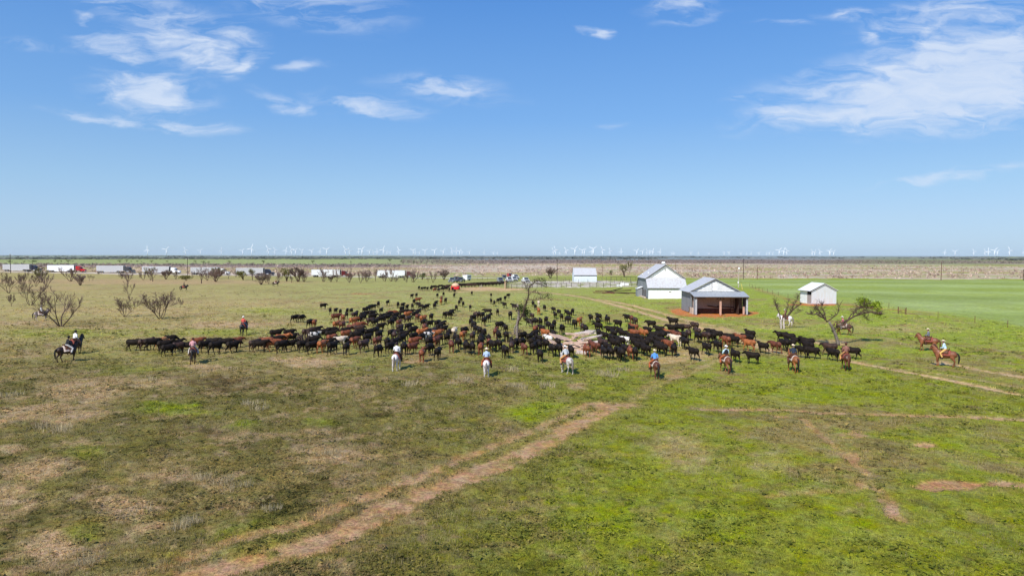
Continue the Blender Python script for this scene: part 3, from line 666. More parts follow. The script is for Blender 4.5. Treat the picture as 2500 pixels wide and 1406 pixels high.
ok = np.where(lt, (vv < 652) & (vv > 645.5), (vv < 644) & (vv > 634)); X, Y = X[ok], Y[ok]; n = len(X); t = rng.random((n, 1))
o = blob_bushes('dark_scrub', X, Y, 3 + 5 * rng.random(n), 1.0 + 1.6 * rng.random(n), lin((150, 132, 124)) * (1 - t) + lin((150, 140, 122)) * t, 9)
tag(o, 'dark purplish scrub forming a band far beyond the road', 'scrub', kind='stuff')
X, Y = sample_polar(4200, 1950, 6500, p=1.9)
ok = fbm(X / 500, Y / 900, 111) + .25 * rng.random(len(X)) > .63; X, Y = X[ok], Y[ok]; n = len(X); t = rng.random((n, 1))
o = blob_bushes('far_woodland', X, Y, 18 + 40 * rng.random(n), 2 + 2.5 * rng.random(n), lin((100, 106, 100)) * (1 - t) + lin((136, 136, 126)) * t, 12)
tag(o, 'far dark woodland in thin bands under the horizon', 'woodland', kind='stuff')

# ------------------------------------------------------------------ wind turbines
def make_turbine(blade):
    t = empty('wind_turbine')
    MB().lathe([(4.6, -3), (3.4, 80)], 10).build('tower', M['turbine_white'], t, True)
    MB().box((0, .8, 81.5), (4, 11, 4)).build('nacelle', M['turbine_white'], t)
    rot = empty('rotor', (0, -6.4, 81.5)); rot.parent = t
    MB().lathe([(1.9, -1), (1.6, 1.2), (.3, 2.6)], 10).build('hub', M['turbine_white'], rot, True).rotation_euler = (math.pi / 2, 0, 0)
    bl = MB().sweep([(0, 0, 1, 2.2, 1.6), (0, 0, 8, 4.2, 1.1), (0, 0, 25, 3.4, .8), (0, 0, 52, 1.8, .4)], 6).mesh('blade', M['turbine_white'], True)
    for i in range(3):
        q = place('blade', bl, rot); q.rotation_euler = (0, R(120 * i), 0)
    return t
TURB = [(361,610),(407,609.5),(454,611),(490,612.5),(541,612),(593,612.5),(615,606.5),(656,608),(672,611.5),(699,611.5),(713,609),(722,612),(738,612),(762,613),(782,614),(798,609),(844,609),(854,612.5),(884,608.5),(876,614),(902,613.5),(912,615.5),(921,613.5),(936,609),(945,616),(953,616),(974,610.5),(1009,611.5),(1014,617),(1024,617),(1038,612),(1061,611.5),(1082,612.5),(1104,611.5),(1114,611.5),(1122,613),(1128,616),(1146,615.5),(1182,616),(1205,617),(1214,618),
 (1351,611.5),(1356,609.5),(1366,617.5),(1382,610.5),(1403,607.5),(1421,610.5),(1426,611),(1448,607),(1445,612),(1471,609.5),(1489,612),(1516,613),(1554,612),(1568,613.5),(1579,613),(1586,615),(1593,612.5),(1611,613.5),(1640,618),(1645,618),(1686,617),(1704,617.5),(1730,618),(1767,616),(1779,616),(1808,618),(1822,618.5),(1833,617.5),(1852,617),(1871,618.5),(1877,616),(1886,617.5),(1901,610.5),(1912,611.5),(1920,611.5),(1982,613.5),(1988,613.5),(2001,613),(2024,611.5),(2026,615),(2034,613),(2305,614.5),(2330,613),(2376,613),(2403,613),(2411,611.5),(2426,609.5),(2433,613),(2463,609.5),(2499,613.5)]
ANG = [0, 42, -25, 42, 5, 42, 18, -30, -25, 18, -30, 42, 55, 42, 10, 55, -30, -25, 0, 42, 40, -25, 0, 20, 10, 40, -20, 55, 10, 35, 55, 50, 42, -25]
tb = make_turbine(0); prev = None
for i, (px, py) in enumerate(sorted(TURB)):
    Yd = 80 * FPX / (624.6 - py - (px - 1250) * -ROLL * 0)
    t = tb if i == 0 else copy_tree(tb)
    X = (px - 1250) / FPX * Yd; t.location = (X, Yd, hz(X, Yd)); t.rotation_euler.z = R(-8 + (i * 37) % 30) + math.atan2(-X, Yd) * .4
    rt = [c for c in t.children if c.name.startswith('rotor')][0]; rt.rotation_euler = (0, R(ANG[i % len(ANG)]), 0)
    far = 'small faint' if py > 615.5 else 'distant' if py > 611 else 'larger near'
    side = 'at the far left' if px < 560 else 'left of centre above the trucks' if px < 1000 else 'above the gathered cattle' if px < 1260 else 'above the light blue barn' if px < 1540 else 'above the white buildings' if px < 1850 else 'above the small right shed' if px < 2100 else 'at the far right'
    tag(t, f'{far} white wind turbine on the horizon {side}', 'wind turbine', 'wind turbines along the horizon')

# ------------------------------------------------------------------ trees
def branchy(seed, height, spread, trunks=2, depth=5, trunk_r=.14, dens=1.0, lean=(0, 0), rmin=.018):
    """a bare vase-shaped mesquite: long tapering limbs that fork along their length"""
    r = random.Random(seed); T = MB(); K = MB(); tips = []
    def grow(p, d, L, rad, lev):
        n = 6 if lev < 3 else 3; pts = [p.copy()]; q = p.copy(); dd = d.copy(); dirs = [dd.copy()]
        wob = .28 if lev < 3 else .40
        for i in range(n):
            dd = (dd + Vector((r.gauss(0, 1), r.gauss(0, 1), r.gauss(0, .7))) * wob * .55 + Vector((0, 0, .045))).normalized()
            q = q + dd * L / n; pts.append(q.copy()); dirs.append(dd.copy())
        end = rad * (.35 if lev < 3 else .5)
        rr = [max(rmin * (1 - .4 * i / n), rad + (end - rad) * i / n) for i in range(n + 1)]
        (T if lev <= 1 else K).tube(pts, rr, 6 if lev <= 1 else 4 if lev == 2 else 3, cap=False)
        if lev >= 4 or L < height * .045: tips.append((pts[-1], dd.copy())); return
        nb = max(2, round((r.choice([5, 6, 7]) if lev < 3 else r.choice([4, 5])) * dens))
        for b in range(nb):
            f = .22 + .78 * (b + r.random()) / nb; f = min(f, 1.0); i = min(n - 1, int(f * n)); g = f * n - i
            s0 = pts[i].lerp(pts[i + 1], g); w = r.uniform(0, 6.28)
            o = Vector((math.cos(w), math.sin(w), r.uniform(-.1, .5))); nd = (dirs[i] * 1.0 + o * r.uniform(.45, .85)).normalized()
            if nd.z < .05 and r.random() < .7: nd.z = .12; nd.normalize()
            grow(s0, nd, L * r.uniform(.42, .62) * (1.12 - .45 * f), rr[i] * r.uniform(.36, .52), lev + 1)
    base = Vector((0, 0, -.1)); th_ = height * r.uniform(.10, .18)
    if trunks == 1:
        T.tube([base, Vector((r.uniform(-.05, .05) * height, 0, th_ * 1.3))], [trunk_r * 1.1, trunk_r * .85], 8); base = Vector((0, 0, th_ * 1.25)); k = r.choice([3, 4])
    else: k = trunks + 2
    for t in range(k):
        w = 2 * math.pi * t / k + r.uniform(-.4, .4); o = r.uniform(.25, .95) * min(1.2, spread)
        d = Vector((math.cos(w) * o + lean[0], math.sin(w) * o * .8 + lean[1], 1)).normalized()
        grow(base + Vector((math.cos(w), math.sin(w), 0)) * trunk_r * (.8 if trunks > 1 else .2), d, height * r.uniform(.60, .85), trunk_r * r.uniform(.42, .62), 1)
    zs = sorted(v[2] for v in K.v)[int(len(K.v) * .995)]; s = height / zs
    for B in (T, K): B.v = [(x * s, y * s, z * s) for x, y, z in B.v]
    return T, K, [(p * s, d) for p, d in tips]
def leafy(tips, n_per, size, cloud, seed):
    r = random.Random(seed); B = MB()
    for p, d in tips:
        for _ in range(n_per):
            c = p + Vector((r.gauss(0, 1), r.gauss(0, 1), r.gauss(0, .8))) * cloud
            a = Vector((r.uniform(-1, 1), r.uniform(-1, 1), r.uniform(-1, 1))).normalized() * size * r.uniform(.6, 1.3)
            b2 = a.cross(Vector((r.uniform(-1, 1), r.uniform(-1, 1), r.uniform(-1, 1)))).normalized() * size * .6
            B.add([c - a, c + b2, c + a, c - b2], [(0, 1, 2, 3)])
    return B
def width_of(B): 
    xs = [v[0] for v in B.v]; return max(xs) - min(xs)
VAR = []
for i, (tr_, sp, dp, dn_) in enumerate([(3, 1.25, 5, 1), (2, 1.35, 5, 1), (4, 1.3, 4, 1.2), (1, 1.2, 5, 1), (3, 1.5, 5, 1), (2, 1.1, 5, 1)]):
    T, K, tips = branchy(100 + i, 4.0, sp, tr_, dp, .15, dens=dn_ * .85, rmin=.034)
    s = 4.0 / max(width_of(K), .1)
    K.v = [(x * s, y * s, z) for x, y, z in K.v]; T.v = [(x * s, y * s, z) for x, y, z in T.v]; tips = [(Vector((p.x * s, p.y * s, p.z)), d) for p, d in tips]
    VAR.append((T.mesh('trunk', M['bark_brown']), K.mesh('crown', M['twig']), leafy(tips, 2, .12, .14, i).mesh('foliage', M['leaf_olive']), K.mesh('crown', M['twig_light'])))
def mesquite(px, py, hpx, wpx, var, label, group, leaves=False, light=False):
    p = at(px, py); d = p.y; mpp = d / FPX
    t = empty('mesquite_tree', p, (px * 1.7) % 6.28); v = VAR[var % len(VAR)]
    t.scale = (wpx * mpp / 4 * 1.12, wpx * mpp / 4 * 1.12, hpx * mpp / 4 * 1.05)
    place('trunk', v[0], t); place('crown', v[3] if light else v[1], t)
    if leaves: place('foliage', v[2], t)
    tag(t, label, 'tree', group); return t
# near bare trees of the left pasture, each grown on its own
def big_bare(px, py, hpx, wpx, seed, trunks, label, depth=6, spread=1.3, tr=.17, lean=(0, 0), rz=0):
    p = at(px, py); mpp = p.y / FPX; h = hpx * mpp
    T, K, tips = branchy(seed, h, spread, trunks, depth, tr, lean=lean, rmin=.010 + mpp * .15, dens=1.0)
    s = wpx * mpp / max(width_of(K), .1); s = min(s, 1.6)
    for B in (T, K): B.v = [(x * s, y * s, z) for x, y, z in B.v]
    t = empty('mesquite_tree', p, rz); T.build('trunk', M['bark_brown'], t, True); K.build('crown', M['twig'], t)
    tag(t, label, 'tree', 'bare mesquite trees in the left pasture'); return t
big_bare(148, 797, 98, 108, 11, 2, 'largest bare tree on the left, wide crown, above the rider in white', 6, 1.35, .2)
big_bare(392, 779, 68, 88, 12, 3, 'bare spreading tree alone right of the leftmost trees, several trunks from one base', 6, 1.35, .13)
big_bare(305, 774, 54, 62, 13, 3, 'sparse bare tree with thin split trunks between two fuller bare trees', 4, 1.4, .11)
big_bare(316, 733, 52, 36, 14, 1, 'upright bare tree just behind the sparse split tree', 5, 1.2, .12)
big_bare(74, 746, 76, 64, 15, 2, 'tall bare tree with a low limb reaching left, near the left edge', 6, 1.3, .17, (.1, 0))
big_bare(22, 716, 52, 60, 16, 2, 'dense pinkish bare tree at the left edge of the picture', 6, 1.2, .16)
big_bare(54, 708, 44, 40, 17, 1, 'bare tree just right of the dense tree at the left edge', 6, 1.2, .14)
big_bare(28, 749, 32, 20, 18, 1, 'small thin bare tree in front of the left edge trees', 4, 1.1, .07)
big_bare(108, 750, 40, 30, 19, 2, 'thin bare tree half hidden behind the largest bare tree', 5, 1.2, .07)
big_bare(440, 755, 30, 14, 20, 1, 'thin leaning dead sapling right of the spreading bare tree', 3, 1.0, .04, (.3, 0))
big_bare(745, 858, 52, 34, 22, 3, 'grey dead branches standing up among the cattle in the left herd', 3, 1.0, .07)
SM = [(115,701,38,28,0),(88,700,30,24,5),(172,687,34,46,1),(196,697,26,26,2),(218,686,15,8,3),(227,685,12,8,3),(312,687,26,34,0),(298,680,14,18,4),(350,684,22,24,1),(373,687,32,24,3),(405,682,22,22,2),(430,682,22,20,5),(472,677,16,12,1),
 (492,692,38,30,3),(507,685,28,26,0),(527,688,30,32,2),(558,681,22,14,3),(575,676,18,16,0),(638,695,28,26,2),(650,690,22,20,4),(656,693,26,16,1),(679,688,30,24,0),(712,690,16,16,3),(728,688,34,34,2),(742,688,30,24,4),
 (790,688,32,26,4),(808,688,16,14,2),(822,688,32,22,5),(853,690,30,28,0),(880,691,28,22,1),(895,688,28,20,2),(917,686,28,18,3),(940,687,22,22,4),(955,687,34,34,5),(966,688,14,16,0),(993,689,20,24,1),(1009,689,30,34,4),(1045,691,16,10,3),
 (1057,690,28,22,1),(1084,683,24,26,2),(1344,680,26,24,2),(105,662,10,12,1),(101,655,10,8,0),(240,670,7,8,4)]
for i, (px, py, hh, ww, v) in enumerate(SM):
    nearest = min([(45,'the first livestock trailer from the left'),(155,'the red truck'),(272,'the third trailer from the left'),(385,'the first white truck'),(505,'the second white truck'),(612,'the trailer left of the green tree'),(730,'the green leafy tree'),(797,'the trailer with the dark red cab'),(955,'the rightmost trailer'),(1085,'the parked vehicles'),(1344,'the tall pole by the corral')], key=lambda q: abs(q[0] - px))
    size = 'taller' if hh >= 28 else 'low' if hh < 20 else 'middling'
    side = 'left of' if px < nearest[0] - 8 else 'right of' if px > nearest[0] + 8 else 'in front of'
    mesquite(px, py, hh, ww, v, f'{size} bare mesquite {side} {nearest[1]}', 'bare mesquites along the road', light=i % 3 == 0)
GB = [(100,690,36,26,0,'olive tinged bare tree between the dark truck and the red truck'),(594,684,24,32,2,'round olive green bush in front of the sixth trailer'),(616,684,26,24,3,'sparse green tree in front of the sixth trailer, right of the round bush'),
 (700,687,34,36,0,'fullest green leafy tree by the road, right of the dark truck'),(528,680,24,26,2,'olive crowned low tree in front of the second white truck'),(1031,683,18,20,4,'dark low bush right of the rightmost truck cab'),(1524,676,34,24,2,'olive green bush left of the big white barn'),
 (1537,666,26,12,1,'small olive shrub behind the bush left of the barn'),(368,684,30,22,1,'olive tree in front of the fourth trailer')]
def shrub(px, py, hpx, wpx, seed, label, m='leaf_olive', n=420, nm='bush', grp=None):
    p = at(px, py); mpp = p.y / FPX; h = hpx * mpp; w = wpx * mpp; r = random.Random(seed)
    t = empty(nm, p); S = MB(); L = MB()
    lobes = [(r.uniform(-.32, .32) * w, r.uniform(-.3, .3) * w, r.uniform(.45, .78) * h, r.uniform(.16, .30)) for _ in range(7)]
    for lx, ly, lz, lr in lobes:
        S.tube([(0, 0, -.1), (lx * .4, ly * .4, lz * .5), (lx, ly, lz)], [h * .03, h * .02, h * .008], 4)
        for _ in range(n // 7):
            v = Vector((r.gauss(0, 1), r.gauss(0, 1), r.gauss(0, 1))).normalized() * lr * r.uniform(.5, 1.15)
            c = Vector((lx + v.x * w, ly + v.y * w, max(.05 * h, lz + v.z * h)))
            a = Vector((r.uniform(-1, 1), r.uniform(-1, 1), r.uniform(-1, 1))).normalized() * w * .045 * r.uniform(.6, 1.4); b2 = a.cross(Vector((r.random(), r.random(), 1))).normalized() * w * .03
            L.add([c - a, c + b2, c + a, c - b2], [(0, 1, 2, 3)])
    S.build('stem', M['bark_brown'], t); L.build('foliage', M[m], t)
    tag(t, label, 'bush' if nm == 'bush' else 'tree', grp); return t
for i, (px, py, hh, ww, v, lb) in enumerate(GB):
    if i in (1, 3, 5, 6): shrub(px, py, hh, ww, i, lb, 'leaf_olive' if i != 5 else 'leaf_dark', 520, 'bush' if i != 3 else 'leafy_tree')
    else: mesquite(px, py, hh, ww, v, lb, None, leaves=True)
shrub(455, 685, 14, 34, 60, 'low flat yellow green bush right of the tall pole on the left', 'leaf_olive')
shrub(1492, 672, 13, 14, 61, 'small dark bush behind the corral, right of the light blue barn', 'leaf_dark', 260)
for i, (px, py, ww) in enumerate([(23,642,15),(58,641,9),(79,642,20),(134,641,12),(150,640,8),(166,641,14),(178,640,6),(293,641,13),(309,640,10),(321,640,5),(335,640,8),(345,641,4),(370,641,10),(408,640,7),(478,641,11),(497,642,13),(510,642,8),(559,642,11),(643,642,15),(560,645,8),(763,642,12),(733,647,5),(979,640,9),(952,638,14),(1010,642,9),(1094,641,7)]):
    shrub(px, py, 7 if ww > 9 else 5, ww, 300 + i, ('wider' if ww > 11 else 'small') + (' dark bush dotted on the pale green field behind the left trucks' if px < 420 else ' dark bush on the far green strip above the middle trucks' if px < 800 else ' dark bush in the far scrub above the rightmost trucks'), 'leaf_dark', 150, grp='dark bushes on the far green field')

# custom trees traced limb by limb in their own metres
def limb_tree(name, base, origin, limbs, mats, label, leaves=(), twigs=260, seed=1, twig_len=.9, yaw=0.0):
    """limbs: list of (part, [(px, py)...], r0, r1); every limb gets its own depth wander"""
    p = at(*base); mpp = p.y / FPX; r = random.Random(seed); t = empty(name, p)
    parts = {}; ends = []
    for part, pts, r0, r1 in limbs:
        B = parts.setdefault(part, MB()); dy = 0; k = r.uniform(-.32, .32); P = []
        depth0 = 0.0
        if part != 'trunk': depth0 = 0
        for i, (x, y) in enumerate(pts):
            P.append(Vector(((x - base[0]) * mpp, depth0 + k * i * (len(pts) > 2) * .9, (base[1] - y) * mpp - .05)))
        # smooth resample
        Q = []
        for i in range(len(P) - 1):
            for s in range(3):
                Q.append(P[i].lerp(P[i + 1], s / 3) + Vector((r.gauss(0, .02), r.gauss(0, .03), r.gauss(0, .02))) * (1 if s else 0))
        Q.append(P[-1]); rr = [r0 + (r1 - r0) * i / (len(Q) - 1) for i in range(len(Q))]
        B.tube(Q, rr, 7)
        if part != 'trunk': ends += Q[len(Q) // 3:]
    for i in range(twigs):
        if not ends: break
        q = r.choice(ends); d = Vector((r.gauss(0, 1), r.gauss(0, 1), abs(r.gauss(0, .7)) + .1)).normalized(); L = twig_len * r.uniform(.3, 1)
        m1 = q + d * L * .5 + Vector((r.gauss(0, .05), r.gauss(0, .05), 0)); e = q + d * L
        parts.setdefault('twigs', MB()).tube([q, m1, e], [.026, .020, .012], 3, cap=False)
    for k, B in parts.items(): B.build(k, mats.get(k, M['bark_brown']), t, k == 'trunk')
    for ch in t.children:
        if ch.name.startswith('twigs'): ch['kind'] = 'stuff'
    LB = MB()
    for (x, y, rx, ry, n, sz) in leaves:
        for _ in range(n):
            c = Vector(((x + r.gauss(0, .5) * rx - base[0]) * mpp, r.gauss(0, .5) * rx * mpp, (base[1] - y + r.gauss(0, .5) * ry) * mpp))
            a = Vector((r.uniform(-1, 1), r.uniform(-1, 1), r.uniform(-1, 1))).normalized() * sz * r.uniform(.6, 1.3); b2 = a.cross(Vector((r.random(), r.random(), 1.1))).normalized() * sz * .6
            LB.add([c - a, c + b2, c + a, c - b2], [(0, 1, 2, 3)])
    if LB.v: LB.build('foliage', mats['foliage'], t)
    tag(t, label, 'tree'); return t
limb_tree('half_dead_tree', (1264, 832), None, [
 ('trunk', [(1264, 832), (1262, 805), (1263, 785), (1267, 765), (1265, 748), (1262, 742)], .22, .11),
 ('trunk', [(1256, 815), (1256, 800), (1262, 786)], .08, .10),
 ('live_stem', [(1264, 792), (1268, 778), (1277, 762), (1280, 750), (1284, 735), (1289, 722), (1289, 708), (1293, 694), (1303, 686), (1316, 680)], .12, .035),
 ('live_stem', [(1284, 735), (1291, 729), (1302, 732), (1315, 730), (1330, 727), (1338, 719)], .05, .02),
 ('live_stem', [(1288, 722), (1296, 712), (1310, 714), (1322, 719)], .035, .015),
 ('live_stem', [(1289, 708), (1283, 700), (1281, 690)], .03, .012),
 ('live_stem', [(1293, 696), (1308, 691), (1322, 694), (1332, 700)], .03, .012),
 ('dead_limb', [(1267, 772), (1258, 750), (1252, 748)], .05, .02),
 ('dead_limb', [(1266, 770), (1283, 773), (1293, 779), (1297, 792)], .05, .02),
 ('dead_limb', [(1263, 808), (1252, 818), (1240, 830)], .06, .02), ('dead_limb', [(1264, 812), (1280, 820), (1296, 830), (1310, 828)], .06, .02),
 ('dead_limb', [(1262, 822), (1275, 834), (1292, 833), (1304, 837)], .05, .02), ('dead_limb', [(1263, 815), (1272, 806), (1285, 818)], .03, .015),
 ('dead_limb', [(1258, 832), (1248, 838), (1236, 836)], .05, .015)],
 {'trunk': M['bark_grey'], 'live_stem': M['bark_brown'], 'dead_limb': M['bark_grey'], 'twigs': M['twig'], 'foliage': M['leaf_dark']},
 'tall half dead tree with green tuft standing in the middle of the herd',
 leaves=[(1276, 754, 13, 12, 420, .10), (1287, 762, 10, 10, 240, .10), (1270, 748, 7, 9, 120, .09), (1326, 690, 16, 9, 110, .10), (1335, 722, 16, 10, 100, .09), (1318, 681, 14, 6, 60, .09), (1345, 728, 8, 10, 40, .08)], twigs=420, seed=5, twig_len=.9)
limb_tree('leaning_tree', (2047, 842), None, [
 ('trunk', [(2047, 842), (2041, 825), (2033, 808), (2026, 796), (2018, 784)], .23, .14),
 ('limb', [(2031, 808), (2040, 800), (2055, 790), (2065, 782)], .16, .12),
 ('limb', [(2018, 784), (2008, 775), (1998, 770), (1990, 766)], .09, .04), ('limb', [(2014, 780), (2006, 768), (1998, 758), (1985, 752)], .10, .04),
 ('limb', [(2015, 778), (2010, 762), (2004, 748), (2003, 740)], .07, .02), ('limb', [(2018, 784), (2030, 774), (2041, 760), (2043, 744)], .07, .02),
 ('limb', [(2065, 782), (2083, 770), (2100, 764), (2118, 760), (2133, 764), (2145, 765)], .12, .03), ('limb', [(2068, 780), (2078, 765), (2088, 755), (2105, 750)], .09, .03),
 ('limb', [(2080, 770), (2090, 752), (2102, 742), (2110, 738)], .06, .02), ('limb', [(2095, 765), (2112, 752), (2128, 748)], .05, .02), ('limb', [(2100, 764), (2112, 772), (2120, 780)], .03, .01),
 ('limb', [(2045, 797), (2060, 800), (2075, 801)], .04, .015), ('limb', [(1990, 766), (1985, 768), (1980, 766)], .03, .01), ('limb', [(2000, 762), (1990, 745), (1984, 752)], .03, .012)],
 {'trunk': M['bark_grey'], 'limb': M['bark_brown'], 'twigs': M['twig'], 'foliage': M['leaf_bright']},
 'leaning forked tree with bright green leaves at its right tip',
 leaves=[(2105, 735, 13, 11, 520, .11), (2128, 745, 16, 9, 420, .11), (2140, 741, 9, 7, 220, .10), (2143, 762, 8, 11, 260, .10), (2040, 796, 9, 12, 60, .09)], twigs=620, seed=8, twig_len=1.1)
limb_tree('forked_pale_tree', (1911, 803), None, [
 ('trunk', [(1907, 804), (1906, 790), (1905, 778)], .16, .13), ('trunk', [(1914, 804), (1915, 790), (1916, 776)], .15, .12),
 ('limb', [(1905, 778), (1902, 765), (1895, 752), (1890, 740), (1886, 728)], .10, .03), ('limb', [(1899, 760), (1897, 748), (1896, 742)], .04, .02),
 ('limb', [(1916, 778), (1925, 768), (1938, 752), (1948, 745), (1955, 740)], .13, .03), ('limb', [(1916, 776), (1918, 760), (1920, 745), (1919, 730)], .08, .02),
 ('limb', [(1930, 760), (1938, 742), (1945, 728), (1946, 718)], .07, .02), ('limb', [(1935, 767), (1948, 763), (1960, 757)], .03, .015), ('limb', [(1922, 770), (1930, 750), (1933, 738)], .06, .02)],
 {'trunk': M['bark_pale'], 'limb': M['bark_brown'], 'twigs': M['twig']}, 'small bare tree with two pale forked trunks left of the small shed', twigs=330, seed=9, twig_len=.85)

# ------------------------------------------------------------------ poles
def utility_pole(px, ytop, Y, h, label, arm=True, rad=.17, m='bark_brown'):
    p = at_y(px, Y); t = empty('utility_pole', p, R(6))
    MB().tube([(0, 0, -.4), (0, 0, h)], [rad, rad * .65], 8).build('post', M[m], t)
    if arm:
        MB().box((0, 0, h - .55), (2.0 if arm is True else arm, .12, .14)).build('cross_arm', M[m], t)
        for x in (-.9, 0, .9): MB().lathe([(.05, 0), (.08, .1), (.03, .2)], 6, (x if arm is True else x * arm / 2, 0, h - .48)).build('insulator', M['chrome'], t)
    tag(t, label, 'utility pole', 'utility poles along the road'); return t
M['pole_dark'] = mat('pole_dark', (.035, .022, .017), .9, var=.3)
utility_pole(26, 620, 372, 10.6, 'dark utility pole in front of the first trailer from the left', m='pole_dark', arm=.9)
utility_pole(458, 627, 372, 9.6, 'dark utility pole left of the second white truck', m='pole_dark', arm=.9)
utility_pole(857, 630, 352, 9.6, 'dark utility pole right of the dark red truck cab', m='pole_dark', arm=.9)
utility_pole(1360, 627, 345, 10.4, 'dark utility pole between the parked pickups and light blue barn', m='pole_dark', arm=.9)
utility_pole(1815, 625, 362, 11.0, 'tallest dark utility pole right of the open fronted shed', m='pole_dark', arm=.9)
utility_pole(1849, 643, 366, 7.2, 'shorter reddish brown pole right of the tallest pole', m='rust', arm=False)
utility_pole(2298, 633, 346, 9.2, 'reddish pole standing in the scrub edge behind the right field', m='rust', arm=.9)
utility_pole(2499, 655, 345, 5.6, 'dark pole cut by the right edge of the picture', m='pole_dark', arm=.9)
utility_pole(1471, 640, 395, 7.6, 'thin reddish pole right of the light blue barn', m='rust', arm=False, rad=.1)
utility_pole(1649, 628, 395, 9.6, 'thin reddish pole rising behind the big white barn', m='rust', arm=False, rad=.12)
utility_pole(80, 650, 372, 6.5, 'thin pole in front of the first trailer middle', m='pole_dark', arm=False, rad=.08)
utility_pole(480, 655, 372, 4.5, 'thin pole in front of the rear of the fifth trailer', m='pole_dark', arm=False, rad=.08)
p = at(1803, 702); t = empty('lamp_pole', p, 0)
MB().tube([(0, 0, -.3), (0, 0, 6.6)], [.16, .11], 8).build('post', M['bark_pale'], t)
MB().lathe([(.10, 0), (.30, .1), (.34, .45), (.14, .75)], 10, (.05, -.1, 6.3)).build('lamp_head', M['white_paint'], t, True)
MB().box((-.18, -.12, 1.8), (.35, .25, .6)).build('meter_box', M['white_paint'], t)
tag(t, 'pale lamp pole with white lamp head behind the open fronted shed', 'lamp pole')
p = at(1813, 707); t = empty('guy_marker', p, 0)
M['yellow'] = mat('yellow', (.55, .48, .12), .6)
MB().tube([(0, 0, -.2), (-.45, 0, 1.9)], .13, 8).build('sleeve', M['yellow'], t); MB().tube([(-.45, 0, 1.9), (-1.2, -.3, 5.2)], .02, 4).build('guy_wire', M['rust'], t)
tag(t, 'yellow leaning guy wire marker beside the lamp pole', 'marker')

# ------------------------------------------------------------------ buildings
M['roof_steel'] = sheet_mat('roof_steel', (.50, .51, .53), .62, .0, 1.0, 'X', .30, rust=(.40, .36, .33))
M['roof_steel_y'] = sheet_mat('roof_steel_y', (.50, .51, .53), .62, .0, 1.0, 'Y', .30, rust=(.40, .36, .33))
M['roof_white'] = sheet_mat('roof_white', (.80, .80, .80), .5, 0, 1.0, 'Y', .12)
M['wall_white'] = sheet_mat('wall_white', (.82, .82, .81), .6, 0, .8, 'Z', .07, rust=(.66, .65, .62))
M['wall_grey'] = sheet_mat('wall_grey', (.25, .26, .28), .55, .0, 1.2, 'Y', .3)
M['wall_steel'] = sheet_mat('wall_steel', (.58, .60, .63), .5, .0, 1.2, 'X', .16, rust=(.56, .52, .48))
M['wall_blue'] = sheet_mat('wall_blue', (.62, .69, .74), .55, 0, 1.2, 'X', .12)
M['trim_dark'] = mat('trim_dark', (.10, .095, .095), .7, var=.3)
M['wood_salmon'] = mat('wood_salmon', (.50, .30, .22), .85, var=.25, scale=4, stretch=(4, 4, .6))
M['wood_dark'] = mat('wood_dark', (.045, .025, .018), .9, var=.4, scale=4)
M['wall_inner'] = mat('wall_inner', (.33, .25, .22), .8, var=.35, scale=5, stretch=(5, 1, .5))
M['red_mud'] = mat('red_mud', (.30, .12, .07), .95, var=.3, scale=3)
M['mud_dark'] = mat('mud_dark', (.10, .045, .03), .95, var=.3, scale=3)
M['roof_dull'] = sheet_mat('roof_dull', (.34, .36, .38), .6, .0, 1.0, 'X', .3)
M['post_grey'] = mat('post_grey', (.42, .42, .43), .7, var=.25)
M['concrete'] = mat('concrete', (.56, .44, .34), .9, var=.2, scale=3)

def slab(p0, p1, p2, p3, th=.06):
    """a thin roof or wall panel through four corners, given counter-clockwise from outside"""
    B = MB(); a = [Vector(p) for p in (p0, p1, p2, p3)]; n = (a[1] - a[0]).cross(a[3] - a[0]).normalized() * th
    B.prism([tuple(q - n) for q in a], n); return B
# big white barn ----------------------------------------------------------------
bz = at(1583, 729.5); t = empty('white_barn', (bz.x, bz.y, hz(bz.x + 4, bz.y + 5)), R(-1.0))
W_, Dp, SK = 9.7, 12.0, 2.6       # width, depth of the tall block, depth of each lean-to
h1, h2, h3 = 2.75, 5.5, 8.8      # lean-to eave, main eave, ridge
w = MB(); w.box((W_ / 2, .08, h1 / 2 - .2), (W_, .16, h1 + .4)); w.build('front_wall', M['wall_white'], t)
w = MB(); w.prism([(.08, .17, -.4), (.08, SK + Dp + SK - .17, -.4), (.08, SK + Dp + SK - .17, h1), (.08, SK + Dp, h2), (.08, SK, h2), (.08, .17, h1)], (-.16, 0, 0)); w.build('left_wall', M['wall_grey'], t)
w = MB(); w.prism([(W_ - .08, .17, -.4), (W_ - .08, SK + Dp + SK - .17, -.4), (W_ - .08, SK + Dp + SK - .17, h1), (W_ - .08, SK + Dp, h2), (W_ - .08, SK, h2), (W_ - .08, .17, h1)], (.16, 0, 0)); w.build('right_wall', M['wall_white'], t)
MB().box((W_ / 2, 2 * SK + Dp - .08, h1 / 2 - .2), (W_, .16, h1 + .4)).build('rear_wall', M['wall_white'], t)
w = MB(); w.prism([(-.06, SK + .15, h2 - .05), (W_ + .06, SK + .15, h2 - .05), (W_ / 2, SK + .15, h3 - .12)], (0, -.14, 0)); w.build('front_gable', M['wall_white'], t)
w = MB(); w.prism([(-.06, SK + Dp, h2 - .05), (W_ + .06, SK + Dp, h2 - .05), (W_ / 2, SK + Dp, h3 - .12)], (0, -.14, 0)); w.build('rear_gable', M['wall_white'], t)
slab((-.35, -.35, h1 + .02), (W_ + .35, -.35, h1 + .02), (W_ + .35, SK, h2), (-.35, SK, h2)).build('front_lean_to_roof', M['roof_steel'], t)
slab((W_ + .35, 2 * SK + Dp + .35, h1 + .02), (-.35, 2 * SK + Dp + .35, h1 + .02), (-.35, SK + Dp, h2), (W_ + .35, SK + Dp, h2)).build('rear_lean_to_roof', M['roof_steel'], t)
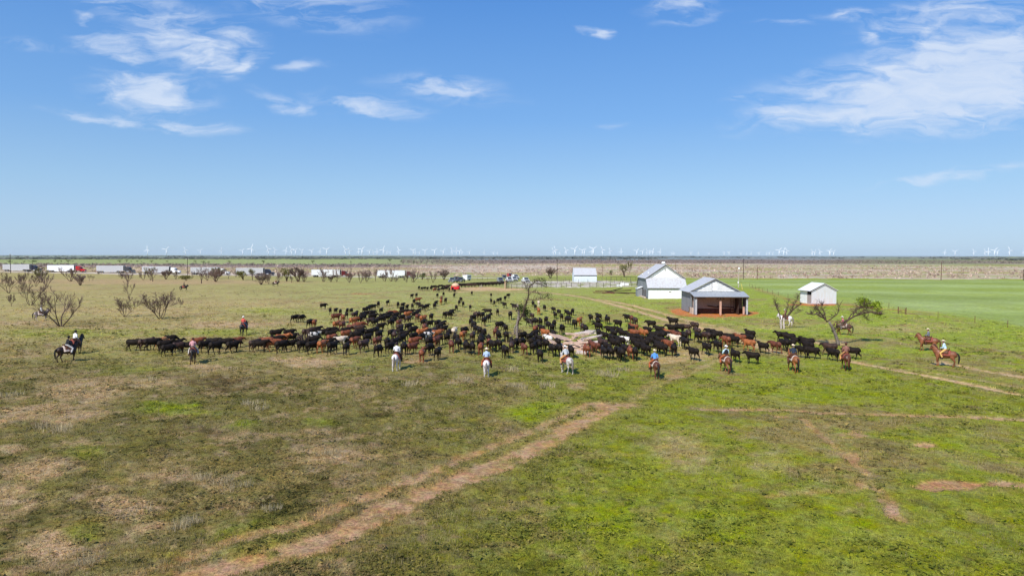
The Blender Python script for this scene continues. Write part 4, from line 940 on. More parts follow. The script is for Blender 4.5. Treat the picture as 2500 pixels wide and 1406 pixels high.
MB().box((W_ / 2, -.30, h1 - .10), (W_ + .6, .10, .22)).build('eave_board', M['trim_dark'], t)
sl = (h3 - h2) / (W_ / 2)
for sgn, nm in ((-1, 'left'), (1, 'right')):
    x0 = W_ / 2 + sgn * (W_ / 2 + .55); z0 = h3 - sl * (W_ / 2 + .55)
    q = [(x0, SK - .4, z0), (W_ / 2, SK - .4, h3 + .03), (W_ / 2, SK + Dp + .4, h3 + .03), (x0, SK + Dp + .4, z0)]
    if sgn > 0: pass
    else: q = [q[3], q[2], q[1], q[0]]
    slab(*q).build('main_roof', M['roof_steel_y'], t)
    B = MB(); B.prism([(x0, SK - .42, z0 - .28), (W_ / 2, SK - .42, h3 - .25), (W_ / 2, SK - .42, h3 - .04), (x0, SK - .42, z0 - .06)], (0, -.07, 0)); B.build('barge_board', M['trim_dark'], t)
for i, yy in enumerate((SK + 1.8, SK + 3.0)):
    v_ = empty('roof_vent', (W_ / 2, yy, h3 - .1)); v_.parent = t
    MB().lathe([(.28, 0), (.28, .35), (.42, .4), (.40, .7), (.1, .95)], 12).build('cowl', M['white_paint'], v_, True)
for xx, yy in ((.9, SK + 2.5), (1.2, SK + 4.6), (.3, SK + 8.5)): MB().lathe([(.18, 0), (.18, .3), (.26, .34), (.05, .5)], 8, (xx, yy, h3 - sl * (W_ / 2 - xx) - .02)).build('stub_vent', M['white_paint'], t, True)
MB().lathe([(.18, 0), (.18, .3), (.26, .34), (.05, .5)], 8, (W_ * .79, SK + 1.0, h3 - sl * W_ * .29 - .02)).build('stub_vent', M['white_paint'], t, True)
MB().box((W_ * .58, -.012, 1.72), (.55, .03, .2)).build('wall_vent', M['fence_grey'], t)
MB().box((W_ / 2, SK - .02, h3 - 1.3), (.16, .04, .55)).build('gable_vent', M['fence_grey'], t)
for yy, hh in ((4.2, 2.0), (6.2, 1.9), (8.0, 1.2), (9.6, 1.2)):
    d_ = MB().box((-.10, yy, hh / 2 + .15 if hh > 1.5 else 1.5), (.06, 1.0, hh)).build('door' if hh > 1.5 else 'window', M['wood_dark'], t)
    MB().box((-.14, yy, (hh / 2 + .15 if hh > 1.5 else 1.5)), (.05, .12, hh)).build('frame', M['wall_grey'], d_)
# small entry porch on the left wall
pr = empty('entry_porch', (-.9, 9.5, 0)); pr.parent = t
MB().box((0, 0, 1.15), (1.3, 3.0, 2.3)).build('porch_wall', M['wall_grey'], pr)
slab((-.85, -1.75, 2.15), (.80, -1.75, 2.75), (.80, 1.7, 2.75), (-.85, 1.7, 2.15)).build('porch_roof', M['roof_white'], pr)
MB().box((-.75, .9, .18), (.5, 11, .36)).build('footing', M['concrete'], t).location.y = 5.5
tag(t, 'big white barn with grey metal roof, tall gable and lean to skirt', 'barn')
# open-fronted shed ---------------------------------------------------------------
bz = at(1697, 767.5); t = empty('open_fronted_shed', (bz.x, bz.y, bz.z - .02), R(-2.0))
Wd, P, Dm = 9.9, 3.0, 8.8
e0, e1, rz_ = 3.42, 4.2, 6.72
slab((-.32, -.50, e0), (Wd + .12, -.50, e0), (Wd + .05, P, e1 + .06), (-.6, P, e1 + .06)).build('porch_roof', M['roof_dull'], t)
MB().box((Wd / 2 - .1, -.42, e0 - .14), (Wd + .3, .10, .20)).build('eave_beam', M['wood_dark'], t)
B = MB(); B.prism([(-.2, P, e1 - .1), (Wd - .25, P, e1 - .1), (Wd / 2 - .6, P, rz_ - .12)], (0, -.12, 0)); B.build('front_gable', M['wall_white'], t)
for k in range(6):
    zz = e1 + .1 + k * .38; hw = (Wd / 2 - .2) * (1 - (zz - e1) / (rz_ - e1)) - .25
    MB().box((Wd / 2 - .5, P - .15, zz), (hw * 2, .04, .03)).build('siding_lap', M['fence_grey'], t)
dr = MB().box((Wd * .44, P - .16, 5.15), (.95, .06, 1.6)).build('loft_door', M['white_paint'], t)
MB().box((Wd * .44 - .5, P - .17, 5.15), (.06, .06, 1.66)).build('frame', M['fence_grey'], dr); MB().box((Wd * .44, P - .17, 5.97), (1.0, .06, .07)).build('frame', M['fence_grey'], dr)
MB().box((Wd * .44, P - .17, 5.1), (.9, .05, .04)).build('frame', M['fence_grey'], dr)
sl = (rz_ - e1) / (Wd / 2 - .2); xr = Wd / 2 - .5
for sgn in (-1, 1):
    x0 = xr + sgn * (Wd / 2 + .25); z0 = rz_ - sl * (Wd / 2 + .25) * .97
    q = [(x0, P - .3, z0), (xr, P - .3, rz_), (xr, P + Dm, rz_), (x0, P + Dm, z0)]
    if sgn < 0: q = [q[3], q[2], q[1], q[0]]
    slab(*q).build('main_roof', M['roof_steel_y'], t)
    B = MB(); B.prism([(x0, P - .32, z0 - .26), (xr, P - .32, rz_ - .26), (xr, P - .32, rz_ - .05), (x0, P - .32, z0 - .05)], (0, -.06, 0)); B.build('barge_board', M['trim_dark'], t)
MB().box((Wd / 2, P + .02, 2.30), (Wd - .4, .10, 3.0)).build('back_wall', M['wall_inner'], t)
MB().box((Wd / 2, P - .01, .42), (Wd - .3, .18, 1.0)).build('plinth', M['mud_dark'], t)
MB().box((Wd / 2, P + Dm, 2.0), (Wd, .12, 4.2)).build('rear_wall', M['wall_steel'], t)
MB().box((-.05, .45, 1.75), (.12, .95, 3.45)).build('side_panel', M['wall_grey'], t)
MB().box((.15, -.10, 1.72), (.30, .12, 3.4)).build('corner_panel', M['post_grey'], t)
MB().box((-.05, P + 1.2, 2.6), (.12, 2.4, 3.1)).build('side_wall', M['wall_grey'], t)
MB().box((-.05, P + 5.6, 2.1), (.12, 6.3, 4.1)).build('side_wall', M['wall_grey'], t)
MB().box((-.10, 2.3, .55), (.30, 2.6, 1.15)).build('concrete_kerb', M['concrete'], t)
MB().box((Wd - .22, -.05, 1.72), (.30, .14, 3.4)).build('corner_post', M['post_grey'], t)
MB().box((Wd - .05, 1.6, 1.75), (.12, 3.1, 3.45)).build('side_wall', M['wall_grey'], t)
MB().box((Wd - 1.55, 1.9, 1.75), (.10, 2.2, 3.4)).build('inner_partition', M['wood_dark'], t)
MB().box((Wd * .475, -.12, 1.25), (.34, .30, 2.6)).build('centre_post', M['wood_salmon'], t)
MB().box((Wd * .475, -.12, 2.95), (.16, .2, .9)).build('post_bracket', M['wood_dark'], t)
MB().box((Wd * .475 - .35, -.12, 3.15), (.9, .12, .12), ry=-.5).build('brace', M['wood_dark'], t)
MB().box((Wd * .475 + .35, -.12, 3.15), (.9, .12, .12), ry=.5).build('brace', M['wood_dark'], t)
MB().box((1.9, P - .12, 3.05), (1.5, .10, .34)).build('wall_board', M['wood_dark'], t)
MB().box((4.8, P - .10, 2.95), (5.6, .06, .12)).build('rail', M['wood_salmon'], t)
MB().box((4.0, P - .5, 1.35), (2.2, .16, .20), ry=.16).build('loose_timber', M['wood_dark'], t)
MB().box((6.4, P - .5, 1.30), (3.2, .14, .16), ry=.07).build('loose_timber', M['wood_dark'], t)
ld = empty('ladder', (Wd - 2.2, P - .5, .1)); ld.parent = t
for x in (-.28, .28): MB().tube([(x, 0, 0), (x, .15, 3.1)], .04, 6).build('rail', M['wood_dark'], ld)
for k in range(7): MB().tube([(-.28, .02 + .02 * k, .35 + .42 * k), (.28, .02 + .02 * k, .35 + .42 * k)], .035, 6).build('rung', M['chrome'], ld)
MB().box((Wd - .75, .25, .75), (.30, .3, 1.5)).build('short_post', M['wood_salmon'], t)
tag(t, 'white gabled shed with open front, centre post and grey porch roof', 'shed')
# small shed on the right -----------------------------------------------------------
bz = at(1981, 743); t = empty('small_shed', (bz.x, bz.y, bz.z), R(1.0))
Ws, Ds, hE, hR = 5.75, 6.0, 3.25, 4.75
B = MB(); B.prism([(0, .1, -.3), (Ws, .1, -.3), (Ws, .1, hE), (Ws / 2, .1, hR), (0, .1, hE)], (0, -.1, 0)); B.build('front_wall', M['wall_steel'], t)
B = MB(); B.prism([(0, Ds, -.3), (Ws, Ds, -.3), (Ws, Ds, hE), (Ws / 2, Ds, hR), (0, Ds, hE)], (0, -.1, 0)); B.build('rear_wall', M['wall_steel'], t)
MB().box((Ws - .06, Ds / 2, hE / 2), (.12, Ds - .22, hE)).build('right_wall', M['wall_steel'], t)
MB().box((.05, 1.2, 1.05), (.1, 2.1, 2.3)).build('left_panel', mat('panel_rosy', (.38, .32, .30), .6, var=.3), t)
MB().box((.14, 1.2, 2.65), (.1, 2.2, 1.1)).build('left_opening', M['dark_void'], t)
MB().box((.05, 4.1, 1.45), (.1, 3.5, 3.0)).build('door', M['white_paint'], t)
MB().box((.10, 4.1, 3.05), (.1, 3.6, .34)).build('lintel', M['trim_dark'], t)
MB().box((Ws / 2, .03, .0), (Ws + .1, .3, .24)).build('sill', M['red_mud'], t)
MB().box((-.1, Ds / 2, .0), (.3, Ds, .2)).build('footing', M['concrete'], t)
sl = (hR - hE) / (Ws / 2)
for sgn in (-1, 1):
    ov = .55 if sgn < 0 else .25
    x0 = Ws / 2 + sgn * (Ws / 2 + ov); z0 = hR - sl * (Ws / 2 + ov)
    q = [(x0, -.25, z0 + .06), (Ws / 2, -.25, hR + .07), (Ws / 2, Ds + .3, hR + .07), (x0, Ds + .3, z0 + .06)]
    if sgn < 0: q = [q[3], q[2], q[1], q[0]]
    slab(*q).build('roof', M['roof_white'], t)
    B = MB(); B.prism([(x0, -.26, z0 - .14), (Ws / 2, -.26, hR - .13), (Ws / 2, -.26, hR + .0), (x0, -.26, z0 - .01)], (0, -.06, 0)); B.build('barge_board', M['trim_dark'], t)
tag(t, 'small pale grey gabled shed with white roof standing alone on right', 'shed')
# light blue barn --------------------------------------------------------------------
bz = at_y(1401.5, 300); t = empty('light_blue_barn', (bz.x, bz.y, bz.z + .1), 0)
Wb = 10.0
MB().box((Wb / 2, .1, 1.15), (Wb, .2, 2.5)).build('front_wall', M['wall_blue'], t)
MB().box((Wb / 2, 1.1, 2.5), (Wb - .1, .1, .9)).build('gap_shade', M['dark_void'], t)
slab((-.1, -.3, 2.85), (Wb + .05, -.3, 2.85), (Wb + .05, 4.4, 5.95), (-.1, 4.4, 5.95)).build('front_roof', M['roof_steel'], t)
slab((Wb + .05, 9.0, 2.85), (-.1, 9.0, 2.85), (-.1, 4.4, 5.95), (Wb + .05, 4.4, 5.95)).build('rear_roof', M['roof_steel'], t)
for x in (0, Wb - .12):
    B = MB(); B.prism([(x, .25, -.2), (x, 8.7, -.2), (x, 8.7, 2.8), (x, 4.4, 5.7), (x, .25, 2.9)], (.12, 0, 0)); B.build('side_wall', M['wall_blue'], t)
MB().box((Wb / 2, 8.75, 1.3), (Wb - .3, .1, 2.9)).build('rear_wall', M['wall_blue'], t)
for x in (.08, 3.3, 6.6, Wb - .1): MB().box((x, -.02, 2.55), (.14, .12, .6)).build('post', M['trim_dark'], t)
tag(t, 'light blue barn with pale metal roof and dark gap under eave', 'barn')

# ------------------------------------------------------------------ livestock trucks
tm = bpy.data.materials.new('trailer_side'); nt, b = nodes(tm)
b.inputs['Roughness'].default_value = .45; b.inputs['Metallic'].default_value = .15
t_ = nt.nodes.new('ShaderNodeTexCoord'); br = nt.nodes.new('ShaderNodeTexBrick'); br.offset = 0
br.inputs['Scale'].default_value = 1; br.inputs['Brick Width'].default_value = .42; br.inputs['Row Height'].default_value = .34; br.inputs['Mortar Size'].default_value = .09
br.inputs['Color1'].default_value = (.20, .205, .21, 1); br.inputs['Color2'].default_value = (.30, .305, .31, 1); br.inputs['Mortar'].default_value = (.52, .52, .53, 1)
mp = nt.nodes.new('ShaderNodeMapping'); mp.inputs['Rotation'].default_value = (R(90), 0, 0); nt.links.new(t_.outputs['Object'], mp.inputs[0]); nt.links.new(mp.outputs[0], br.inputs['Vector']); nt.links.new(br.outputs['Color'], b.inputs['Base Color'])
tm2 = tm.copy(); tm2.name = 'trailer_side_white'; b2 = [n for n in tm2.node_tree.nodes if n.type == 'TEX_BRICK'][0]
b2.inputs['Color1'].default_value = (.48, .50, .54, 1); b2.inputs['Color2'].default_value = (.60, .62, .66, 1); b2.inputs['Mortar'].default_value = (.80, .80, .81, 1)
M['trailer'] = tm; M['trailer_white'] = tm2; M['alu'] = mat('alu', (.74, .75, .77), .4, metal=.2)
WHEEL = MB(); WHEEL.lathe([(.30, -.14), (.50, -.14), (.52, -.08), (.52, .08), (.50, .14), (.30, .14)], 16); RIM = MB(); RIM.lathe([(.29, -.12), (.29, .12), (.1, .16)], 12)
WM = WHEEL.mesh('wheel', M['rubber']); RM = RIM.mesh('rim', M['chrome'])
def wheel(par, loc, s=1.0):
    q = place('wheel', WM, par); q.location = loc; q.rotation_euler = (math.pi / 2, 0, 0); q.scale = (s,) * 3
    place('rim', RM, q); return q
def semi(px, Y, cab, white, label, L=15.6):
    p = at_y(px, Y); t = empty('livestock_truck', p, 0)          # origin at the rear end of the trailer, facing +X
    sm = M['trailer_white'] if white else M['trailer']
    B = MB(); B.prism([(0, -1.28, 1.15), (3.9, -1.28, 1.15), (4.2, -1.28, .55), (L - 4.1, -1.28, .55), (L - 3.8, -1.28, 1.25), (L, -1.28, 1.25), (L, -1.28, 4.05), (0, -1.28, 4.05)], (0, 2.56, 0)); B.build('trailer_body', sm, t)
    MB().box((L / 2, 0, 4.10), (L + .1, 2.62, .14)).build('top_rail', M['alu'], t)
    MB().box((.02, 0, 2.6), (.12, 2.6, 2.95)).build('rear_gate', M['alu'], t)
    MB().box((L + .03, 0, 2.65), (.10, 2.5, 2.7)).build('nose_panel', M['dark_void'] if not white else M['fence_grey'], t)
    for x in (1.3, 2.6, L - 2.9, L - 1.6):
        for y in (-1.05, 1.05): wheel(t, (x, y, .52))
    c = empty('tractor', (L + .9, 0, 0)); c.parent = t; pm = M[cab]
    B = MB(); B.prism([(0, -1.12, 1.0), (2.9, -1.12, 1.0), (2.9, -1.12, 2.05), (2.55, -1.12, 2.95), (1.6, -1.12, 3.45), (.3, -1.12, 3.55), (0, -1.12, 3.3)], (0, 2.24, 0)); B.build('cab', pm, c)
    B = MB(); B.prism([(2.9, -.95, .75), (5.0, -.95, .65), (5.05, -.95, 1.45), (4.5, -.95, 1.85), (2.9, -.95, 2.0)], (0, 1.9, 0)); B.build('hood', pm, c)
    MB().box((2.40, 0, 2.42), (.75, 2.28, .62)).build('side_window', M['glass'], c)
    B = MB(); B.prism([(2.93, -.98, 2.08), (2.93, .98, 2.08), (2.62, .98, 2.85), (2.62, -.98, 2.85)], (.05, 0, .02)); B.build('windshield', M['glass'], c)
    MB().box((5.08, 0, .75), (.14, 2.2, .4)).build('bumper', M['chrome'], c)
    MB().box((1.2, 0, .75), (5.0, 1.0, .3)).build('chassis', M['dark_void'], c)
    for y in (-1.2, 1.2): MB().tube([(-.1, y, 1.0), (-.1, y, 3.9)], .09, 8).build('exhaust_stack', M['chrome'], c)
    for y in (-1.05, 1.05): MB().lathe([(.3, -.6), (.3, .6)], 10).build('fuel_tank', M['chrome'], c).location = (1.6, y, .75)
    for o_ in [q for q in c.children if q.name.startswith('fuel_tank')]: o_.rotation_euler = (0, math.pi / 2, 0)
    for y in (-1.0, 1.0): wheel(t, (L + .9 + 4.1, y, .52))
    tag(t, label, 'truck', 'livestock trucks lined up on the road'); return t
M['cab_black'] = mat('cab_black', (.02, .022, .04), .3); M['cab_red'] = mat('cab_red', (.48, .012, .02), .35); M['cab_white'] = mat('cab_white', (.80, .80, .80), .35)
M['cab_maroon'] = mat('cab_maroon', (.10, .012, .015), .35); M['cab_dark'] = mat('cab_dark', (.05, .05, .055), .35); M['cab_maroon2'] = mat('cab_brownish', (.09, .035, .035), .4)
TRUCKS = [(11, 'cab_black', False, 'leftmost livestock truck, grey slatted trailer and black tractor'), (119, 'cab_red', True, 'livestock truck with bright red tractor and white trailer'),
 (239, 'cab_dark', False, 'third livestock truck from left, dark grey tractor behind bare trees'), (350, 'cab_white', False, 'fourth livestock truck from left with a rounded white tractor'),
 (468, 'cab_white', False, 'fifth truck from left, tall white tractor near the utility pole'), (578, 'cab_black', False, 'sixth truck from left with blue black tractor, behind green bushes'),
 (762, 'cab_maroon', True, 'livestock truck with dark red tractor beside a utility pole'), (921, 'cab_maroon2', True, 'rightmost livestock truck with maroon tractor behind gnarled mesquites')]
ROADY = {0: 403, 1: 400, 2: 400, 3: 398, 4: 392, 5: 392, 6: 380, 7: 382}
for i, (px, cab, wh, lb) in enumerate(TRUCKS):
    Y = ROADY[i]; semi(px, Y, cab, wh, lb)

# ------------------------------------------------------------------ pickups and trailers at the pens
def pickup(px, py, col, label, rz=0.0, suv=False, s=1.0, cat='pickup'):
    p = at(px, py); t = empty('parked_pickup' if cat == 'pickup' else 'parked_car', p, R(180 + rz)); t.scale = (s * 1.14,) * 3; pm = M[col]   # faces -Y before turning
    B = MB(); L2 = 2.8
    B.prism([(-1.0, -L2, .5), (-1.0, L2, .5), (-1.0, L2, 1.05), (-1.0, 1.25, 1.15), (-1.0, 1.25, 1.2), (-1.0, -L2, 1.2)], (2.0, 0, 0)); B.build('body', pm, t)
    r1 = -2.7 if suv else -.75
    B = MB(); B.prism([(-.90, r1, 1.2), (-.90, 1.35, 1.2), (-.80, .65, 1.88), (-.80, r1 + .15, 1.9)], (1.8, 0, 0)); B.build('cab', pm, t)
    B = MB(); B.prism([(-.78, 1.37, 1.25), (.78, 1.37, 1.25), (.72, .74, 1.84), (-.72, .74, 1.84)], (0, .04, .03)); B.build('windshield', M['glass'], t)
    MB().box((0, (r1 + 1.0) / 2, 1.56), (1.86, abs(r1) + .1, .40)).build('side_window', M['glass'], t)
    MB().box((0, 2.84, .82), (1.5, .06, .36)).build('grille', M['dark_void'], t); MB().box((0, 2.88, .52), (1.95, .14, .22)).build('bumper', M['chrome'], t)
    for x in (-.78, .78): MB().box((x, 2.84, .88), (.32, .08, .22)).build('headlight', M['chrome'], t)
    if not suv: MB().box((0, -1.85, 1.215), (1.6, 1.7, .03)).build('bed_floor', M['dark_void'], t)
    for x in (-.92, .92):
        for y in (-1.8, 1.85):
            q = wheel(t, (x, y, .40), .78); q.rotation_euler = (math.pi / 2, 0, math.pi / 2)
    tag(t, label, cat, 'vehicles parked beside the pens'); return t
M['car_white'] = mat('car_white', (.80, .80, .80), .3); M['car_silver'] = mat('car_silver', (.35, .36, .38), .3, metal=.3); M['car_grey'] = mat('car_grey', (.14, .15, .16), .3); M['car_maroon'] = mat('car_maroon', (.14, .02, .025), .3); M['car_red'] = mat('car_red', (.45, .05, .06), .35)
pickup(1106, 690, 'car_silver', 'silver pickup parked left behind the red hay feeder', -12)
pickup(1115, 687, 'car_maroon', 'dark red pickup between the silver pickup and the white trailer', -15)
pickup(1125, 689, 'car_grey', 'dark grey pickup hitched in front of the white stock trailer', -10)
pickup(1221, 690, 'car_silver', 'grey pickup left of the white pickups by the corral gate', 8)
pickup(1231, 681, 'car_grey', 'small dark car behind the grey pickup by the corral gate', 5, True, .95, 'car')
pickup(1243, 689, 'car_white', 'front white pickup in the cluster by the corral gate', 10)
pickup(1254, 687, 'car_white', 'white pickup just right of the front white pickup', 14)
pickup(1258, 682, 'car_white', 'large white car behind the two white pickups', 14, True, 1.15, 'car')
pickup(1245, 678, 'car_red', 'red roofed car at the back of the vehicle cluster', 10, True, 1.15, 'car')
pickup(1283, 690, 'car_white', 'white pickup parked alone left of the half dead tree', 12)
p = at(1140, 685); t = empty('stock_trailer', p, R(-18))
MB().box((0, 0, 1.55), (2.3, 5.2, 2.2)).build('body', M['car_white'], t); MB().box((.1, -2.65, 1.8), (1.9, .06, 1.2)).build('front_vent', M['alu'], t)
MB().box((1.16, .4, 1.9), (.04, 3.6, .5)).build('side_slot', M['fence_grey'], t)
for x in (-1.1, 1.1):
    for y in (-.2, .8): q = wheel(t, (x, y, .42), .8); q.rotation_euler = (math.pi / 2, 0, math.pi / 2)
tag(t, 'white boxy stock trailer parked above the red hay feeder', 'trailer')
# red hay feeder ------------------------------------------------------------------------
p = at(1112, 706.5); t = empty('hay_feeder', p, 0); M['feeder_red'] = mat('feeder_red', (.62, .02, .03), .45); M['hay'] = mat('hay', (.62, .42, .27), .95, var=.35, scale=8, bump=.6)
for z in (.35, .75, 1.15):
    pts = [(1.45 * math.cos(a), 1.45 * math.sin(a), z) for a in np.linspace(0, 2 * math.pi, 21)]; MB().tube(pts, .05, 5).build('ring', M['feeder_red'], t)
for k in range(16):
    a = 2 * math.pi * k / 16; MB().tube([(1.45 * math.cos(a), 1.45 * math.sin(a), 0), (1.40 * math.cos(a + .1), 1.40 * math.sin(a + .1), 1.2)], .035, 5).build('bar', M['feeder_red'], t)
MB().lathe([(1.48, .02), (1.48, .86), (1.43, .86), (1.43, .02)], 24).build('skirt', M['feeder_red'], t)
for x in (-.85, .85): MB().box((x, -1.38, .62), (.62, .12, .75)).build('end_panel', M['feeder_red'], t)
B = MB(); B.ball((0, 0, 1.15), (1.22, 1.2, 1.0), 14, 10); hb = B.build('hay_bale', M['hay'], t, True)
tag(t, 'red hay feeder heaped with pale hay at the end of the cattle line', 'hay feeder')
# white troughs, beam stack, rubble pile -----------------------------------------------------
for px, py, w_, d_, lb in ((1525, 693.5, 2.9, 1.2, 'larger white trough at the right end of the corral'), (1512, 697, 1.8, 1.0, 'smaller white trough in front of the larger one')):
    p = at(px, py + 3); t = empty('trough', p, R(4))
    B = MB(); B.box((0, 0, .06), (w_, d_, .12)); B.build('base', M['white_paint'], t)
    for y in (-d_ / 2, d_ / 2): MB().box((0, y, .45), (w_, .08, .8)).build('side', M['white_paint'], t)
    for x in (-w_ / 2 + .04, w_ / 2 - .04): MB().box((x, 0, .45), (.08, d_ - .1, .8)).build('end', M['white_paint'], t)
    MB().box((0, 0, .72), (w_ - .2, d_ - .12, .04)).build('contents', M['concrete'], t)
    tag(t, lb, 'trough')
BEAMS = [(1448, 712, 1505, 713.5, .16), (1478, 711, 1536, 715, .14), (1453, 709.5, 1490, 709.5, .22), (1482, 710.5, 1519, 706, .35), (1500, 710, 1541, 707, .25), (1510, 713, 1555, 713.5, .12), (1470, 713.5, 1500, 714.5, .10)]
for i, (x0, y0, x1, y1, z) in enumerate(BEAMS):
    a, b_ = at(x0, y0 + 3), at(x1, y1 + 3); mid = (a + b_) / 2; d = b_ - a; d.z = 0
    o = MB().box((0, 0, 0), (d.length, .26, .22)).build('timber_beam', M['wood_dark'] if i % 2 else M['rust']); o.location = (mid.x, mid.y, hz(mid.x, mid.y) + z + .05); o.rotation_euler = (0, (-.02, .03, .0, -.04, .02, 0, 0)[i], math.atan2(d.y, d.x))
    tag(o, ['long front beam at the left of the beam stack', 'long front beam in the middle of the beam stack', 'short upper beam at the left of the stack', 'beam slanting up to the right across the stack', 'beam tilted up at the right of the stack', 'lowest beam at the far right of the stack', 'short low beam under the middle of the stack'][i], 'beam', 'rusty dark beams stacked left of the barn')
M['slab_tan'] = mat('slab_tan', (.52, .35, .25), .9, var=.3, scale=3, bump=.4, stretch=(1, 5, 1)); M['slab_grey'] = mat('slab_grey', (.50, .41, .35), .9, var=.4, scale=5, bump=.5)
# (px, py, length m, width m, thickness, yaw, pitch, roll, z, grey, label)
SL = [(1382, 833, 2.5, 1.5, .14, 35, -14, 18, .75, 0, 'largest tan sheet tilted at the left of the rubble pile'), (1374, 842, 1.9, 1.0, .12, 35, -16, 20, .55, 0, 'lower tan sheet leaning at the left front of the pile'),
 (1402, 828, 1.4, .5, .14, 12, -6, 10, .95, 0, 'tan board on top left of the rubble pile'), (1398, 836, 1.2, .5, .14, -40, 12, 0, .75, 0, 'short tan board crossing below the top left board'),
 (1425, 824, 2.6, .7, .16, -38, 10, 12, .95, 1, 'long grey slab slanting down right from the pile top'), (1438, 830, 2.4, .8, .16, -36, 12, 8, .7, 1, 'second grey slab below the top grey slab'),
 (1448, 837, 2.0, .8, .16, -30, 10, 8, .5, 1, 'grey slab at the right end of the pile'), (1433, 822, .7, .4, .15, -10, 0, 0, 1.05, 1, 'small pale block on the top right'), (1440, 826, .9, .4, .15, -15, 4, 0, .95, 1, 'pale flat stone right of the small pale block'),
 (1414, 840, 3.0, .5, .13, -8, 3, 14, .55, 0, 'long tan board across the middle of the pile'), (1404, 845, 3.2, .45, .13, -6, 2, 14, .35, 0, 'long tan board low across the front'),
 (1412, 849, 2.4, .5, .13, -10, 2, 10, .22, 0, 'bottom front tan board of the pile'), (1425, 836, 1.5, .35, .12, -42, 8, 0, .7, 0, 'narrow tan board slanting in the pile centre'),
 (1416, 831, .9, .4, .14, 20, -8, 0, .9, 0, 'short tan chunk near the pile top centre'), (1407, 833, .8, .35, .14, 60, 0, 8, .85, 0, 'upright tan chunk near the pile top left'), (1390, 847, .9, .35, .12, 15, 0, 0, .2, 0, 'small tan board at the pile foot left'),
 (1420, 853, 1.2, .7, .2, -20, 0, 6, .15, 1, 'pale rubble block at the pile foot in front'), (1432, 845, 1.1, .6, .2, -30, 4, 4, .3, 1, 'pale rubble block right of the front boards'), (1455, 842, 1.2, .5, .16, -28, 8, 4, .3, 1, 'last grey slab low at the right tip of the pile'),
 (1427, 829, .8, .3, .12, 30, 6, 0, .92, 0, 'thin tan stick across the pile top')]
for (px, py, l, w_, th, yw, pt, rl, z, g, lb) in SL:
    px = 1418 + (px - 1418) * 1.28; py = 842 + (py - 842) * 1.05; l *= 1.22; w_ *= 1.15; z *= 1.25
    p = at(px, py + 12); r = random.Random(int(px * 7 + py)); B = MB(); n = 5; top = []
    for i in range(n + 1):
        x = -l / 2 + l * i / n; j = w_ / 2 * (1 + r.uniform(-.12, .1)); k = w_ / 2 * (1 + r.uniform(-.12, .1)); top.append((x + r.uniform(-.03, .03), j, k))
    vs = []
    for x, j, k in top: vs += [(x, -j, -th / 2), (x, k, -th / 2), (x, k, th / 2 + r.uniform(-.02, .02)), (x, -j, th / 2 + r.uniform(-.02, .02))]
    fs = [(0, 3, 2, 1), (n * 4, n * 4 + 1, n * 4 + 2, n * 4 + 3)]
    for i in range(n):
        a = i * 4; b_ = a + 4
        for q in range(4): fs.append((a + q, a + (q + 1) % 4, b_ + (q + 1) % 4, b_ + q))
    B.add(vs, fs); o = B.build('rubble_slab', M['slab_grey'] if g else M['slab_tan'])
    base = at(1412, 858); mpp = base.y / FPX
    o.location = (p.x, p.y + .5, p.z + z); o.rotation_euler = (R(rl), R(-pt), R(yw)); tag(o, lb, 'slab', 'slabs and boards of the rubble pile', 'thing')

rp = random.Random(77)
for i in range(26):
    fx = rp.gauss(0, .42); px = 1416 + 52 * fx; py = 853 + rp.uniform(-12, 8); p = at(px, py); l = rp.uniform(.4, 1.1); w_ = rp.uniform(.2, .5); th = rp.uniform(.1, .2); B = MB(); n = 3; vs = []
    for k in range(n + 1):
        x = -l / 2 + l * k / n; j = w_ / 2 * rp.uniform(.7, 1.1); vs += [(x, -j, -th / 2), (x, j * rp.uniform(.8, 1.1), -th / 2), (x, j, th / 2 * rp.uniform(.6, 1.2)), (x, -j, th / 2 * rp.uniform(.6, 1.2))]
    fs = [(0, 3, 2, 1), (n * 4, n * 4 + 1, n * 4 + 2, n * 4 + 3)] + [(a * 4 + q, a * 4 + (q + 1) % 4, a * 4 + 4 + (q + 1) % 4, a * 4 + 4 + q) for a in range(n) for q in range(4)]
    B.add(vs, fs); o = B.build('rubble_slab', M['slab_grey'] if rp.random() < .4 else M['slab_tan'])
    o.location = (p.x, p.y, p.z + rp.uniform(.1, 1.0) * max(.25, 1 - abs(fx))); o.rotation_euler = (rp.uniform(-.4, .4), rp.uniform(-.35, .35), rp.uniform(0, 3.1))
    tag(o, ('small tan' if o.data.materials[0] == M['slab_tan'] else 'small grey') + ' broken chunk in the rubble pile', 'slab', 'slabs and boards of the rubble pile', 'thing')
# ------------------------------------------------------------------ fences
def panel_fence(pts, label, h=1.6, rails=4, m='fence_grey', step=2.4, rr=.035, nm='corral_fence', wires=False, pr=.075):
    P = [at(*q) for q in pts]; t = empty(nm, P[0]); o0 = P[0]; L = []
    for a, b_ in zip(P[:-1], P[1:]):
        n = max(1, round((b_ - a).length / step))
        for i in range(n): L.append(a.lerp(b_, i / n))
    L.append(P[-1]); L = [Vector((q.x, q.y, hz(q.x, q.y))) - o0 for q in L]
    pm = MB().tube([(0, 0, -.3), (0, 0, h)], pr, 6).mesh('post', M[m])
    for q in L: o = place('post', pm, t); o.location = q
    for k in range(rails):
        z = h * (.22 + .75 * k / max(1, rails - 1))
        MB().tube([q + Vector((0, 0, z)) for q in L], .006 if wires else rr, 4 if not wires else 3).build('wire' if wires else 'rail', M['rust'] if wires else M[m], t)
    tag(t, label, 'fence'); return t
M['fence_dark'] = mat('fence_dark', (.07, .055, .05), .8, var=.3)
panel_fence([(1236, 705), (1262, 704.5), (1300, 703), (1345, 702), (1395, 701)], 'pipe panel fence of the corral front, left of the half dead tree', m='fence_dark', step=2.0)
